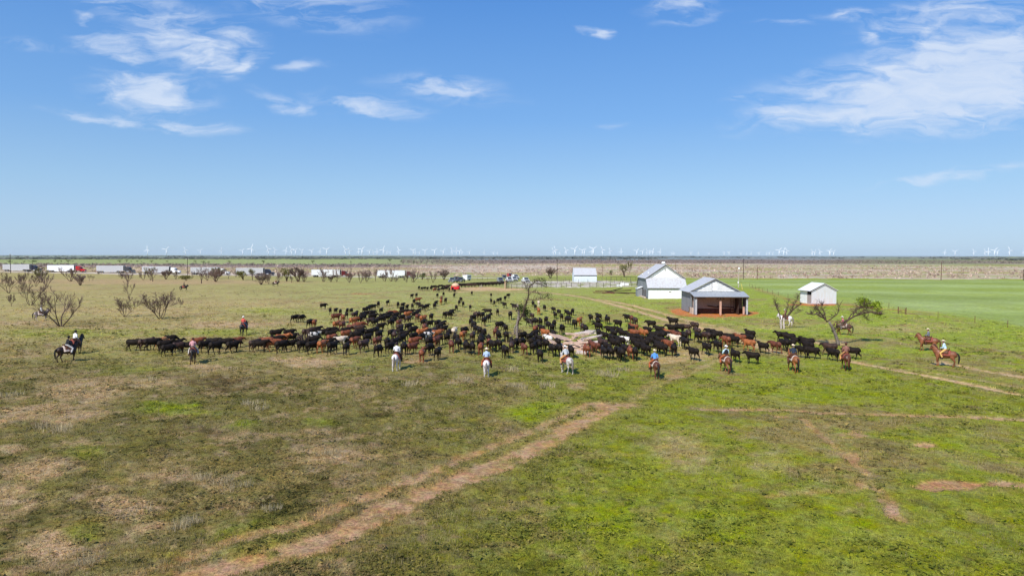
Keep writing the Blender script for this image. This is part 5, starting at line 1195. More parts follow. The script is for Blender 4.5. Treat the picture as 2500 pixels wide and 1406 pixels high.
panel_fence([(1395, 701), (1440, 701), (1490, 700.5), (1512, 700.5)], 'pipe panel fence of the corral front, below the light blue barn', m='fence_dark', step=3.0)
panel_fence([(1525, 699), (1560, 699)], 'short pipe fence between troughs and the big barn', m='fence_dark', step=2.6)
panel_fence([(1236, 694), (1300, 693), (1390, 691.5)], 'middle corral fence behind the front panels, left part', m='fence_grey', step=3.2, rails=3)
panel_fence([(1390, 691.5), (1480, 691), (1560, 691)], 'middle corral fence behind the front panels, right part', m='fence_grey', step=3.6, rails=3)
panel_fence([(1236, 705), (1237, 694), (1238, 687)], 'corral side fence beside the gate at the cattle line', m='rust', step=3.0)
panel_fence([(1480, 685), (1530, 684), (1575, 684)], 'low back fence behind the corral near the barn', m='fence_dark', step=4, rails=2)
panel_fence([(1165, 684), (1190, 683), (1213, 683)], 'pipe fence along the pale road left of the parked pickups', m='fence_dark', step=6, rails=2, h=1.3)
panel_fence([(1340, 686.5), (1400, 686), (1470, 687)], 'back corral fence in front of the light blue barn', m='fence_grey', step=5, rails=2)
panel_fence([(1172, 704.5), (1176, 703)], 'short post at the end of the cattle line', m='bark_pale', step=4, rails=1, nm='gate_stub', h=1.2)
t = empty('corral_gate_post', at(1233, 704)); MB().tube([(0, 0, -.3), (0, 0, 2.4)], .16, 8).build('post', M['wood_salmon'], t); MB().box((0, 0, 2.35), (.5, .5, .12)).build('cap', M['wood_salmon'], t); tag(t, 'tall tan post at the corral gate', 'post')
panel_fence([(1830, 700), (1862, 712), (1900, 722), (1950, 733)], 'thin wire fence behind the open fronted shed', m='rust', step=10, rails=3, nm='wire_fence', h=1.1, wires=True, pr=.045)
panel_fence([(2045, 743), (2110, 748), (2170, 752), (2192, 762), (2210, 766), (2290, 776), (2380, 788), (2460, 800), (2560, 815)], 'thin wire fence along the edge of the right sown field', m='rust', step=9, rails=3, nm='wire_fence', h=1.15, wires=True, pr=.045)
g = empty('field_gate', at(2193, 766), 0); L_ = (at(2212, 768) - at(2193, 766)); 
for k in range(4): MB().tube([(0, 0, .3 + .3 * k), (L_.x, L_.y, .3 + .3 * k)], .035, 5).build('rail', M['rust'], g)
for x in (0, 1): MB().tube([(L_.x * x, L_.y * x, -.2), (L_.x * x, L_.y * x, 1.4)], .07, 6).build('post', M['rust'], g)
tag(g, 'rusty red gate in the wire fence right of the leaning tree', 'gate')
# windmill-like lattice and the pinkish heap behind the corral
t = empty('metal_frame', at(1490, 690)); 
for x in (0, 4.2, 8.5, 13): MB().tube([(x, 0, -.2), (x, 0, 2.3)], .06, 5).build('post', M['fence_dark'], t)
MB().tube([(0, 0, 2.3), (4.2, 0, 2.3), (8.5, 0, 2.25), (13, 0, 2.3)], .07, 5).build('top_rail', M['fence_dark'], t)
tag(t, 'dark open pipe frame behind the corral left of the barn', 'frame')
# ------------------------------------------------------------------ cattle (face +Y, one continuous mesh each)
def cow_mesh(name, step=0.0, head=0.0, turn=0.0, tail=0.0, fat=1.0, seed=0, ratio=.38):
    """step: walking phase, head: 0 carried level, 1 lowered, -1 raised; turn: head yaw"""
    B = MB(); w = fat
    B.sweep([(0, -.88, 1.08, .06, .08), (0, -.85, 1.06, .18 * w, .19), (0, -.74, 1.03, .255 * w, .27), (0, -.52, 1.00, .27 * w, .30), (0, -.22, .96, .31 * w, .325), (0, .08, .95, .31 * w, .34),
             (0, .32, .98, .26 * w, .335), (0, .50, 1.02, .215 * w, .32), (0, .64, 1.05, .15, .24), (0, .69, 1.06, .08, .13)], 14)
    B.ball((0, .26, 1.19), (.14, .30, .15), 10, 6)          # withers and crops
    B.ball((0, -.62, 1.20), (.19, .20, .12), 10, 6)         # hooks
    hx = math.sin(turn); hy = math.cos(turn); dz = -.36 * head
    n0 = Vector((0, .50, 1.10)); n1 = Vector((hx * .18, .50 + hy * .26, 1.17 + dz * .6)); n2 = Vector((hx * .28, .52 + hy * .38, 1.21 + dz))
    B.sweep([(n0.x, n0.y, n0.z, .18, .24), (n1.x, n1.y, n1.z, .14, .18), (n2.x, n2.y, n2.z, .125, .15)], 12)
    f = Vector((hx, hy, -.60 - .25 * head)).normalized(); q = n2 + Vector((0, 0, .03)); H = [(q - f * .06, .11, .12), (q + f * .06, .125, .13), (q + f * .18, .095, .105), (q + f * .32, .075, .08), (q + f * .40, .078, .072), (q + f * .43, .05, .045)]
    B.sweep([(c.x, c.y, c.z, a, b_) for c, a, b_ in H], 12)
    side = Vector((hy, -hx, 0))
    for s in (-1, 1):
        e = q + side * s * .13 + Vector((0, 0, .05)); B.tube([e, e + side * s * .13 + Vector((0, 0, .03)), e + side * s * .21 + Vector((0, 0, .0))], [.035, .055, .015], 6)
    def leg(x, y, front, ph):
        fy = y + ph
        if front: B.sweep([(x * .9, y + .02, .86, .10, .15), (x, y + .02, .66, .08, .10), (x, y + ph * .55 + .02, .43, .050, .060), (x, y + ph * .8, .23, .038, .042), (x, fy, .10, .048, .052), (x, fy + .03, -.01, .058, .075)], 8)
        else: B.sweep([(x * .85, y + .05, .98, .12, .20), (x, y + .07, .74, .10, .17), (x, y + ph * .5 - .05, .50, .056, .08), (x, y + ph * .7 - .09, .42, .046, .058), (x, y + ph * .9 - .04, .21, .040, .044), (x, fy - .02, .10, .048, .052), (x, fy + .01, -.01, .058, .075)], 8)
    leg(-.16, .40, True, .24 * step); leg(.16, .40, True, -.22 * step); leg(-.17, -.63, False, -.22 * step); leg(.17, -.63, False, .26 * step)
    B.tube([(0, -.85, 1.20), (tail * .05, -.93, 1.05), (tail * .12, -.94, .80), (tail * .16, -.92, .58)], [.04, .028, .022, .02], 6); B.ball((tail * .17, -.92, .48), (.04, .04, .12), 6, 5)
    return remeshed(B, name, .030, 2, ratio)
COW = [cow_mesh('cow', 0, 0, 0, 1), cow_mesh('cow', 1, .25, .25, -1), cow_mesh('cow', -1, .15, -.3, 1, 1.05), cow_mesh('cow', .6, .9, .1, 0, .97), cow_mesh('cow', -.5, -.25, .5, 1, 1.08), cow_mesh('cow', .3, .5, -.5, -1, .95)]
K_ = 'k'
# px, py of the hooves, heading (0 away, + to the right, - to the left), colour
HERD = """329 858 82 k;356 857 75 k;372 857 60 k;396 851 40 t;417 846 80 k;412 871 78 k;404 862 75 k;431 857 80 k;438 865 80 k;457 863 82 k;484 852 75 r;501 862 70 k;522 853 85 k;528 865 75 k;552 853 85 k;570 863 70 k;581 850 60 r;
622 858 60 b;635 861 85 k;648 851 85 r;666 858 80 r;677 848 80 k;690 845 80 o;688 863 70 k;707 830 80 k;712 841 80 k;709 858 60 k;675 832 80 k;733 848 50 k;739 861 60 k;752 829 60 b;762 864 55 k;773 822 80 k;768 837 70 w;765 850 75 k;789 830 80 k;787 862 55 o;811 823 80 k;809 833 80 k;811 843 70 r;813 866 30 k;800 857 70 k;829 851 60 c;846 832 70 r;845 823 75 k;846 867 20 k;848 848 60 k;866 852 50 r;869 838 60 k;861 816 85 k;874 811 80 r;878 818 80 b;
790 756 60 k;806 769 0 k;820 768 10 k;831 771 5 k;848 769 0 k;846 780 0 k;858 769 20 k;871 775 15 k;720 789 30 k;737 789 35 k;756 802 15 k;768 802 5 r;821 787 70 d;837 789 0 r;822 807 50 o;837 809 55 d;866 782 20 b;864 798 60 o;
1023 709 10 k;1030 711 10 k;1037 710 20 k;1044 711 15 k;1053 710 20 k;1058 707 80 k;1068 707 80 k;1062 714 40 r;1071 715 30 b;1080 712 40 k;1084 706 80 k;1089 711 50 k;1095 704 80 k;1097 713 10 k;1105 712 10 k;1110 717 -5 k;1076 705 75 k;1092 707 70 b;
1152 722 0 k;1109 728 5 k;1083 725 5 k;1068 728 10 k;1006 730 15 k;1017 728 20 k;1078 737 0 d;1077 745 0 o;1088 742 5 k;1021 740 60 r;1011 745 10 k;1199 728 -5 k;1241 729 20 k;1233 736 10 k;1216 742 15 k;1222 740 20 k;1199 743 5 k;1207 748 -5 k;1231 753 -20 k;1255 757 -40 k;
924 752 10 k;947 747 30 k;913 758 40 k;906 760 40 k;900 763 40 k;893 766 40 k;931 768 15 k;972 753 10 k;984 754 20 k;994 759 15 k;982 764 25 k;1007 758 5 k;1021 752 -30 k;1027 757 -35 k;1036 760 25 k;1043 757 25 k;1061 756 15 k;1065 748 20 k;1125 740 -5 k;1121 748 5 k;1131 751 -5 k;1114 761 5 k;1148 760 5 k;1153 759 10 k;1190 770 -78 k;1215 772 0 k;1246 782 5 k;1087 779 30 k;1098 781 30 k;1103 772 30 k;
885 780 20 k;898 776 50 k;910 776 35 k;1023 771 20 k;1014 781 40 k;1002 772 60 k;986 773 70 k;994 780 45 k;959 775 75 r;878 794 50 k;887 787 45 k;935 786 50 k;946 788 45 k;930 793 50 k;950 781 60 k;966 785 30 k;956 802 20 k;962 793 30 k;911 786 80 k;905 797 50 b;916 800 40 k;982 789 50 k;996 781 60 o;997 793 30 k;1021 788 25 d;1034 791 30 o;1053 786 20 k;1058 784 30 k;1034 801 20 k;1050 804 40 k;930 811 60 k;881 808 80 r;877 816 80 b;975 802 50 d;998 812 40 k;1037 816 15 k;1068 804 20 k;1074 815 30 k;1081 805 25 k;1084 818 35 k;977 815 30 b;978 824 20 k;918 823 20 k;902 828 40 k;879 830 70 k;926 833 50 k;956 829 25 k;963 836 10 b;986 834 60 k;982 844 50 k;1010 822 60 k;1030 828 80 o;1010 838 40 k;1047 829 20 k;1058 826 20 k;1068 831 70 o;1030 839 30 k;1046 836 70 w;1092 841 5 k;1096 828 20 k;1110 826 5 c;1134 822 30 k;1130 834 15 o;1154 837 15 k;
1182 797 20 k;1193 788 10 k;1178 783 10 k;1167 783 20 k;1161 781 20 b;1156 789 30 k;1150 799 5 k;1156 808 -20 k;1161 817 -20 k;1171 824 -15 k;1182 828 20 k;1220 808 60 k;1234 815 -20 k;1210 827 0 k;1217 835 0 k;1236 836 -5 k;889 861 60 k;922 851 50 k;924 873 20 k;898 842 60 k;946 853 20 k;954 864 30 k;964 853 40 k;986 868 0 k;1012 853 50 r;1007 866 40 d;1030 884 3 r;1049 869 50 k;1049 853 50 k;1066 851 30 d;1073 845 20 k;1069 880 8 k;1102 862 0 d;1118 855 -10 k;1113 843 -10 k;1138 864 -5 k;1153 866 -5 k;1174 844 10 k;1174 853 30 k;1174 869 0 r;1193 843 -10 k;1194 856 0 r;1202 861 -20 k;1218 858 -10 k;1233 876 -10 k;1249 853 -10 k;
1301 750 -10 k;1307 758 -10 k;1315 749 0 c;1315 769 -5 o;1329 761 -5 k;1351 766 -15 k;1355 779 -10 k;1364 773 -15 k;1371 786 -10 k;1383 773 -20 k;1390 777 -20 k;1398 771 10 k;1386 794 -20 k;1402 805 -20 k;1415 797 10 o;1442 788 -10 k;1461 787 -20 k;1482 794 -10 k;1508 804 -40 k;1530 788 -25 k;1542 791 -10 d;1551 798 -10 k;1279 785 20 k;1293 800 -60 k;1298 784 -30 k;1308 798 -20 k;1319 799 -5 k;1333 795 5 k;1338 809 -10 k;1348 816 -5 k;1353 805 10 k;1372 818 -5 k;1308 819 10 r;1322 819 -20 k;1330 829 -60 o;1351 832 -5 k;1422 814 -15 k;1430 819 -10 k;1460 800 -10 k;1460 813 -55 k;1462 830 -10 k;1489 822 -45 k;1497 832 -30 k;1474 836 -30 k;1546 814 -75 r;1540 818 -60 k;1589 806 -70 k;1580 822 -60 k;1609 820 -78 k;1548 829 -60 r;1570 831 -75 o;1521 832 -60 k;1511 824 -50 k;1492 842 -20 k;
1276 837 35 k;1294 839 20 k;1306 833 20 k;1249 863 10 k;1258 855 0 k;1279 868 -10 k;1274 853 20 k;1303 866 10 k;1316 861 -10 k;1300 853 20 k;1318 885 0 k;1313 845 -20 k;1332 858 -10 k;1338 847 -20 w;1348 872 -20 k;1361 853 -20 k;1364 870 -10 k;1394 875 -15 k;1431 872 -25 r;1452 864 -50 d;1444 860 -20 d;1474 877 -20 k;1489 878 -10 k;1470 857 -30 k;1482 865 -20 k;1516 883 -10 k;1505 876 -10 k;1524 873 -20 k;1500 858 -40 k;1513 852 -40 k;1538 877 -10 r;1550 880 -5 k;1526 848 -65 w;1550 854 -40 k;1561 865 -40 k;1575 872 -40 k;1540 842 -60 k;1561 843 -60 k;1572 857 -50 k;1585 850 -50 k;1612 851 -60 k;1614 869 -40 k;1594 843 -60 k;1610 837 -60 k;
1642 799 -60 k;1639 816 -80 k;1657 816 -80 k;1673 814 -75 b;1679 832 -20 k;1695 811 -50 b;1703 838 -15 k;1702 826 -15 b;1646 830 -60 k;1634 832 -70 o;1650 836 -60 d;1622 834 -60 k;1596 836 -60 k;1671 853 -15 k;1670 838 -20 k;1648 846 -75 c;1632 861 -40 r;1645 870 -10 k;1607 864 -40 k;1692 880 -72 k;1734 829 -75 k;1750 833 -70 k;1722 838 -60 b;1734 838 -60 k;1724 867 -30 k;1751 862 -30 k;1778 839 -75 k;1791 848 -60 k;1772 849 -60 r;1793 885 -25 k;1806 842 -78 r;1830 832 -70 k;1825 843 -75 k;1828 858 -75 o;1836 890 -80 k;1862 864 -55 k;1892 862 -65 d;1908 836 -82 k;1924 840 -75 k;1913 858 -60 k;1927 856 -70 k;1942 849 -60 k;1969 854 -75 k;1958 874 -60 k;1972 864 -60 k;1982 877 -65 k;2024 869 -80 k;2033 882 -60 k;2080 878 -80 k"""
LINE = []  # the file of cattle strung out towards the gate
r_ = random.Random(4)
for i in range(27):
    f = i / 26; LINE.append((1120 + 109 * f + r_.uniform(-1, 1), 702.5 - 5.5 * f + (1.2 if i % 2 else -1.4), 82 + r_.uniform(-10, 8), r_.choice('kkkkkb')))
COLN = {'k': ('black', 'black_hide'), 'b': ('dark brown', 'dark_brown_hide'), 'd': ('dark red', 'dark_red_hide'), 'r': ('red brown', 'red_hide'), 'o': ('orange brown', 'tan_hide'), 't': ('tan', 'tan_hide'), 'c': ('cream', 'cream_hide'), 'w': ('black and white', 'patched_hide')}
M['orange_hide'] = mat('orange_hide', (.30, .095, .028), .6, var=.3, scale=3); COLN['o'] = ('orange brown', 'orange_hide')
cattle = []
for s in HERD.replace('\n', '').split(';'):
    a = s.split(); cattle.append((float(a[0]), float(a[1]), float(a[2]), a[3], 'herd'))
cattle += [(a, b_, c, d, 'line') for a, b_, c, d in LINE]
MARKS = [('the red hay feeder', 1112, 706, 55), ('the rider in the pink shirt', 472, 886, 70), ('the rider in the red shirt', 595, 819, 40), ('the rider in white on the grey horse', 969, 902, 62), ('the rider in pale blue', 1188, 918, 58),
 ('the rubble pile', 1415, 850, 72), ('the rider in grey', 1381, 912, 48), ('the rider in bright blue', 1598, 924, 60), ('the rider in the black vest', 1771, 911, 60), ('the rider in navy', 1936, 909, 55), ('the rider in the brown shirt', 2064, 904, 60),
 ('the half dead tree', 1268, 820, 60), ('the dead branches in the left herd', 745, 850, 45), ('the leftmost end of the herd', 350, 858, 70), ('the left outer edge of the herd', 735, 790, 50), ('the corral gate', 1233, 700, 40), ('the worn track', 1690, 800, 70), ('the open grass before the corral', 1215, 745, 45)]
raw = []; rc = random.Random(11)
# drop doubles, keep the 300 that show largest as cows of their own
keep = []
for q in sorted(cattle, key=lambda q: (q[3] in 'kb', -q[1])):
    if any(math.hypot(q[0] - k[0], (q[1] - k[1]) * 1.7) < (6.2 if q[4] == 'herd' and q[1] > 740 else 2.5) for k in keep): continue
    keep.append(q)
keep.sort(key=lambda q: -q[1]); far_cows = keep[300:]; cattle = keep[:300]
print('cows', len(keep))
FM = [cow_mesh('far', st, hd_, tn, 0, 1, 0, .10) for st, hd_, tn in ((1, .2, .2), (-1, 0, -.3), (.4, .5, 0))]
FMD = []
for me_ in FM: FMD.append(([v.co.copy() for v in me_.vertices], [tuple(p_.vertices) for p_ in me_.polygons])); bpy.data.meshes.remove(me_)
FB = MB(); fmats = sorted({COLN[q[3]][1] for q in far_cows})
for px, py, hd, col, where in far_cows:
    p = at(px, py - .8); yaw = -R(hd + rc.uniform(-9, 9)) - math.atan2(p.x, p.y); mt_ = Matrix.Translation((p.x, p.y, p.z)) @ Matrix.Rotation(yaw, 4, 'Z') @ Matrix.Scale(.9 + rc.random() * .1, 4)
    vs_, fs_ = rc.choice(FMD); FB.add([mt_ @ v_ for v_ in vs_], fs_, fmats.index(COLN[col][1]))
o = FB.build('far_cattle', [M[k] for k in fmats], None, True); tag(o, 'distant small cattle strung out towards the corral gate', 'cattle', kind='stuff')
for i, (px, py, hd, col, where) in enumerate(cattle):
    if col == 'k' and rc.random() < .10 and py < 872: col = rc.choice('bbbbd')
    p = at(px, py - 1.5); sc = 1.0 + rc.random() * .13; hd = hd * .72 + rc.uniform(-10, 10) if abs(hd) > 45 and where == 'herd' and abs(hd) < 81 else hd
    yaw = -R(hd + rc.uniform(-9, 9)) - math.atan2(p.x, p.y) * (1 if abs(hd) < 50 else .6)
    v = rc.choice([0, 1, 2, 3, 4, 5, 1, 2])
    o = place('cow', COW[v]); o.location = (p.x, p.y, p.z - .02); o.rotation_euler = (0, 0, yaw); o.scale = (sc * rc.uniform(.98, 1.10), sc * rc.uniform(.86, .96), sc)
    raw.append((o, px, py, hd, col))
for v in COW: v.materials.append(M['black_hide'])
for o, px, py, hd, col in raw:
    o.material_slots[0].link = 'OBJECT'; o.material_slots[0].material = M[COLN[col][1]]
def bearing(px, py, mx, my):
    dx, dy = px - mx, (py - my) * 2.2
    if abs(dx) > abs(dy): return 'right of' if dx > 0 else 'left of'
    return 'in front of' if dy > 0 else 'behind'
cells = {}
for rec in raw:
    o, px, py, hd, col = rec
    near = min(MARKS, key=lambda m: math.hypot(px - m[1], (py - m[2]) * 1.6) / m[3]); dd = math.hypot(px - near[1], (py - near[2]) * 1.6) / near[3]
    if py < 705 and px > 1118: rel = 'in the file strung out right of the red hay feeder'
    elif dd < 1.35: rel = f'{bearing(px, py, near[1], near[2])} {near[0]}'
    else:
        f = 'far ' if py < 765 else 'middle ' if py < 815 else 'front '
        rel = f'in {f}rows, ' + ('left herd' if px < 900 else 'centre herd' if px < 1240 else 'right herd' if px < 1640 else 'herd at right end')
    fc = 'facing away' if abs(hd) < 42 else 'facing right' if hd > 0 else 'facing left'
    cells.setdefault((COLN[col][0], fc, rel), []).append(rec)
ORD = ['leftmost', 'second from left', 'third from left', 'fourth from left', 'fifth from left', 'sixth from left', 'seventh from left', 'eighth from left', 'ninth from left', 'tenth from left', 'eleventh from left', 'twelfth from left', 'thirteenth from left', 'fourteenth from left']
def name_cells(L, cn, fc, rel, pre=''):
    n = len(L)
    if n > 7:
        L = sorted(L, key=lambda q: -q[2]); h_ = (n + 1) // 2
        if n > 14 and not pre:
            k3 = (n + 2) // 3
            for i_, w_ in enumerate(('nearest', 'middle', 'farthest')): name_cells(L[i_ * k3:(i_ + 1) * k3], cn, fc, rel, w_ + ' ')
            return
        if not pre: name_cells(L[:h_], cn, fc, rel, 'nearer '); name_cells(L[h_:], cn, fc, rel, 'farther '); return
    L = sorted(L, key=lambda q: q[1])
    for i, rec in enumerate(L):
        if n == 1: lb = f'{pre}{cn} cow {fc} {rel}'
        elif n == 2: lb = f'{"left" if i == 0 else "right"} one of two {pre}{cn} cows {fc} {rel}'
        else: lb = f'{ORD[min(i, 13)] if i < n - 1 else "rightmost"} of {pre}{cn} cows {fc} {rel}'
        assert len(lb.split()) <= 22, lb
        w_ = lb.replace(' the ', ' ').split(); tag(rec[0], ' '.join(w_[:16]), 'cow', 'cattle of the gathered herd')
for (cn, fc, rel), L in cells.items(): name_cells(L, cn, fc, rel)

# ------------------------------------------------------------------ horses (face +Y)
def horse_mesh(name, step=0.5, neck=0.0, turn=0.0):
    B = MB()
    B.sweep([(0, -.98, 1.18, .08, .10), (0, -.94, 1.16, .20, .22), (0, -.78, 1.14, .29, .31), (0, -.52, 1.12, .28, .32), (0, -.15, 1.08, .285, .33), (0, .22, 1.07, .27, .34), (0, .50, 1.10, .235, .34), (0, .68, 1.14, .17, .27), (0, .76, 1.15, .08, .14)], 14)
    B.ball((0, .38, 1.36), (.10, .26, .12), 8, 6)
    B.ball((0, -.62, 1.33), (.21, .28, .14), 10, 6)
    tx_, ty = math.sin(turn), math.cos(turn); nz = neck
    n = [Vector((0, .50, 1.20)), Vector((tx_ * .12, .58 + ty * .12, 1.38 + nz * .1)), Vector((tx_ * .22, .58 + ty * .25, 1.58 + nz * .2)), Vector((tx_ * .30, .58 + ty * .35, 1.76 + nz * .3))]
    B.sweep([(q.x, q.y, q.z, a, b_) for q, a, b_ in zip(n, (.18, .14, .105, .09), (.32, .26, .20, .15))], 12)
    q = n[3]; f = Vector((tx_ * .55, ty * .55, -.85)).normalized()
    B.sweep([(c.x, c.y, c.z, a, b_) for c, a, b_ in [(q - f * .07, .07, .08), (q + f * .05, .10, .13), (q + f * .17, .085, .115), (q + f * .33, .060, .072), (q + f * .44, .062, .064), (q + f * .48, .04, .035)]], 12)
    for s in (-1, 1):
        e = q + Vector((ty, -tx_, 0)) * s * .055 + Vector((0, 0, .06)); B.tube([e, e + Vector((0, 0, .09)), e + Vector((0, 0, .17))], [.03, .035, .008], 6)
    def leg(x, y, front, ph, lift=0):
        fy = y + ph
        if front: B.sweep([(x * .9, y + .03, 1.00, .10, .17), (x, y + .03, .80, .085, .11), (x, y + .04 + ph * .5, .52, .058, .068), (x, y + .04 + ph * .5 , .46, .050, .058), (x, y + ph * .8, .24 + lift, .034, .038), (x, fy, .13 + lift, .045, .05), (x, fy + .05, .06 + lift, .05, .06), (x, fy + .06, -.01 + lift, .062, .08)], 8)
        else: B.sweep([(x * .85, y + .08, 1.12, .13, .24), (x, y + .10, .88, .115, .20), (x, y + .02 + ph * .3, .68, .075, .11), (x, y - .09 + ph * .6, .53, .052, .075), (x, y - .07 + ph * .8, .34, .040, .045), (x, fy - .02, .14 + lift, .047, .052), (x, fy + .04, .06, .05, .06), (x, fy + .05, -.01, .062, .08)], 8)
    leg(-.15, .50, True, .20 * step); leg(.15, .50, True, -.20 * step); leg(-.16, -.72, False, -.22 * step); leg(.16, -.72, False, .24 * step)
    return remeshed(B, name, .026, 2, .42), n, f
def horse_tail(): 
    return MB().sweep([(0, -.97, 1.28, .05, .05), (0, -1.08, 1.18, .07, .07), (0, -1.14, .95, .09, .08), (0, -1.13, .68, .09, .07), (0, -1.10, .42, .05, .045), (0, -1.09, .30, .015, .015)], 8).mesh('tail', M['dark_hair'], True)
HV = []
for i, (s_, nk, tn) in enumerate([(.6, 0, 0), (-.8, -.5, .35), (1.0, -.9, -.35), (.2, .3, -.15)]):
    me, n, f = horse_mesh('body', s_, nk, tn)
    mane = MB()
    q = [a + Vector((0, -.10, .10)) for a in n]; q.append(n[3] + f * .06 + Vector((0, 0, .12)))
    mane.sweep([(a.x, a.y, a.z, .035, w_) for a, w_ in zip(q, (.10, .12, .12, .09, .05))], 8)
    br_ = MB(); h = n[3]
    for d_ in (.10, .40):
        c = h + f * d_; rr_ = .13 if d_ < .2 else .078
        pts = [c + Vector((math.cos(a), 0, 0)) * rr_ * .9 + f.cross(Vector((1, 0, 0))).normalized() * math.sin(a) * rr_ * 1.05 for a in np.linspace(0, 2 * math.pi, 13)]
        br_.tube(pts, .012, 4)
    for s in (-1, 1): br_.tube([h + f * .40 + Vector((s * .07, 0, 0)), (s * .20, .62, 1.52), (s * .10, .26, 1.60)], .010, 4)
    HV.append((me, mane.mesh('mane', M['dark_hair'], True), br_.mesh('bridle', M['dark_leather'])))
HTAIL = horse_tail()
def arch(y0, y1, zt, hw, drop, th, nseg=10):
    """a saddle-like strip lying over the back"""
    B = MB(); vs = []; rows = 4
    for j in range(rows):
        y = y0 + (y1 - y0) * j / (rows - 1)
        for layer in (0, 1):
            for i in range(nseg + 1):
                a = math.pi * i / nseg; k = 1 + layer * th / hw
                vs.append((-math.cos(a) * hw * k, y, zt - drop + math.sin(a) * drop * k))
    n = nseg + 1; fs = []
    for j in range(rows - 1):
        for i in range(nseg):
            a = j * 2 * n + i; b_ = (j + 1) * 2 * n + i
            fs.append((a, a + 1, b_ + 1, b_)); fs.append((a + n, b_ + n, b_ + n + 1, a + n + 1))
    for i in range(nseg): fs.append((i, i + n, i + n + 1, i + 1)); q = (rows - 1) * 2 * n; fs.append((q + i, q + i + 1, q + n + i + 1, q + n + i))
    for j in range(rows - 1):
        for i in (0, n - 1): a = j * 2 * n + i; b_ = (j + 1) * 2 * n + i; fs.append((a, b_, b_ + n, a + n))
    return B.add(vs, fs)
BLANK = arch(-.48, .34, 1.47, .30, .46, .03).mesh('saddle_blanket', M['blanket_pale'], True)
sb = arch(-.34, .24, 1.53, .27, .34, .04); sb.tube([(0, .22, 1.50), (0, .24, 1.66)], [.05, .035], 8); sb.ball((0, .25, 1.68), .05, 8, 5); sb.tube([(-.20, -.32, 1.50), (-.12, -.36, 1.64), (0, -.38, 1.68), (.12, -.36, 1.64), (.20, -.32, 1.50)], .04, 6)
for s in (-1, 1): sb.tube([(s * .31, .02, 1.20), (s * .36, .04, .84)], .03, 5); sb.box((s * .37, .05, .80), (.12, .10, .03))
SADD = sb.mesh('saddle', M['leather'], True)
def horse(loc, yaw, coat, var, label, hair='dark_hair', blanket='blanket_pale', socks=False, scale=1.0):
    t = empty('horse', loc, yaw); t.scale = (scale,) * 3; me, mane, brd = HV[var]
    b_ = place('body', me, t); 
    for nm, m_, mt in (('mane', mane, hair), ('tail', HTAIL, hair), ('bridle', brd, 'dark_leather'), ('saddle_blanket', BLANK, blanket), ('saddle', SADD, 'leather')):
        o = place(nm, m_, t); o.material_slots[0].link = 'OBJECT'; o.material_slots[0].material = M[mt]
    HBODY.append((b_, coat))
    tag(t, label, 'horse', 'horses ridden by the cowhands'); return t
HBODY = []
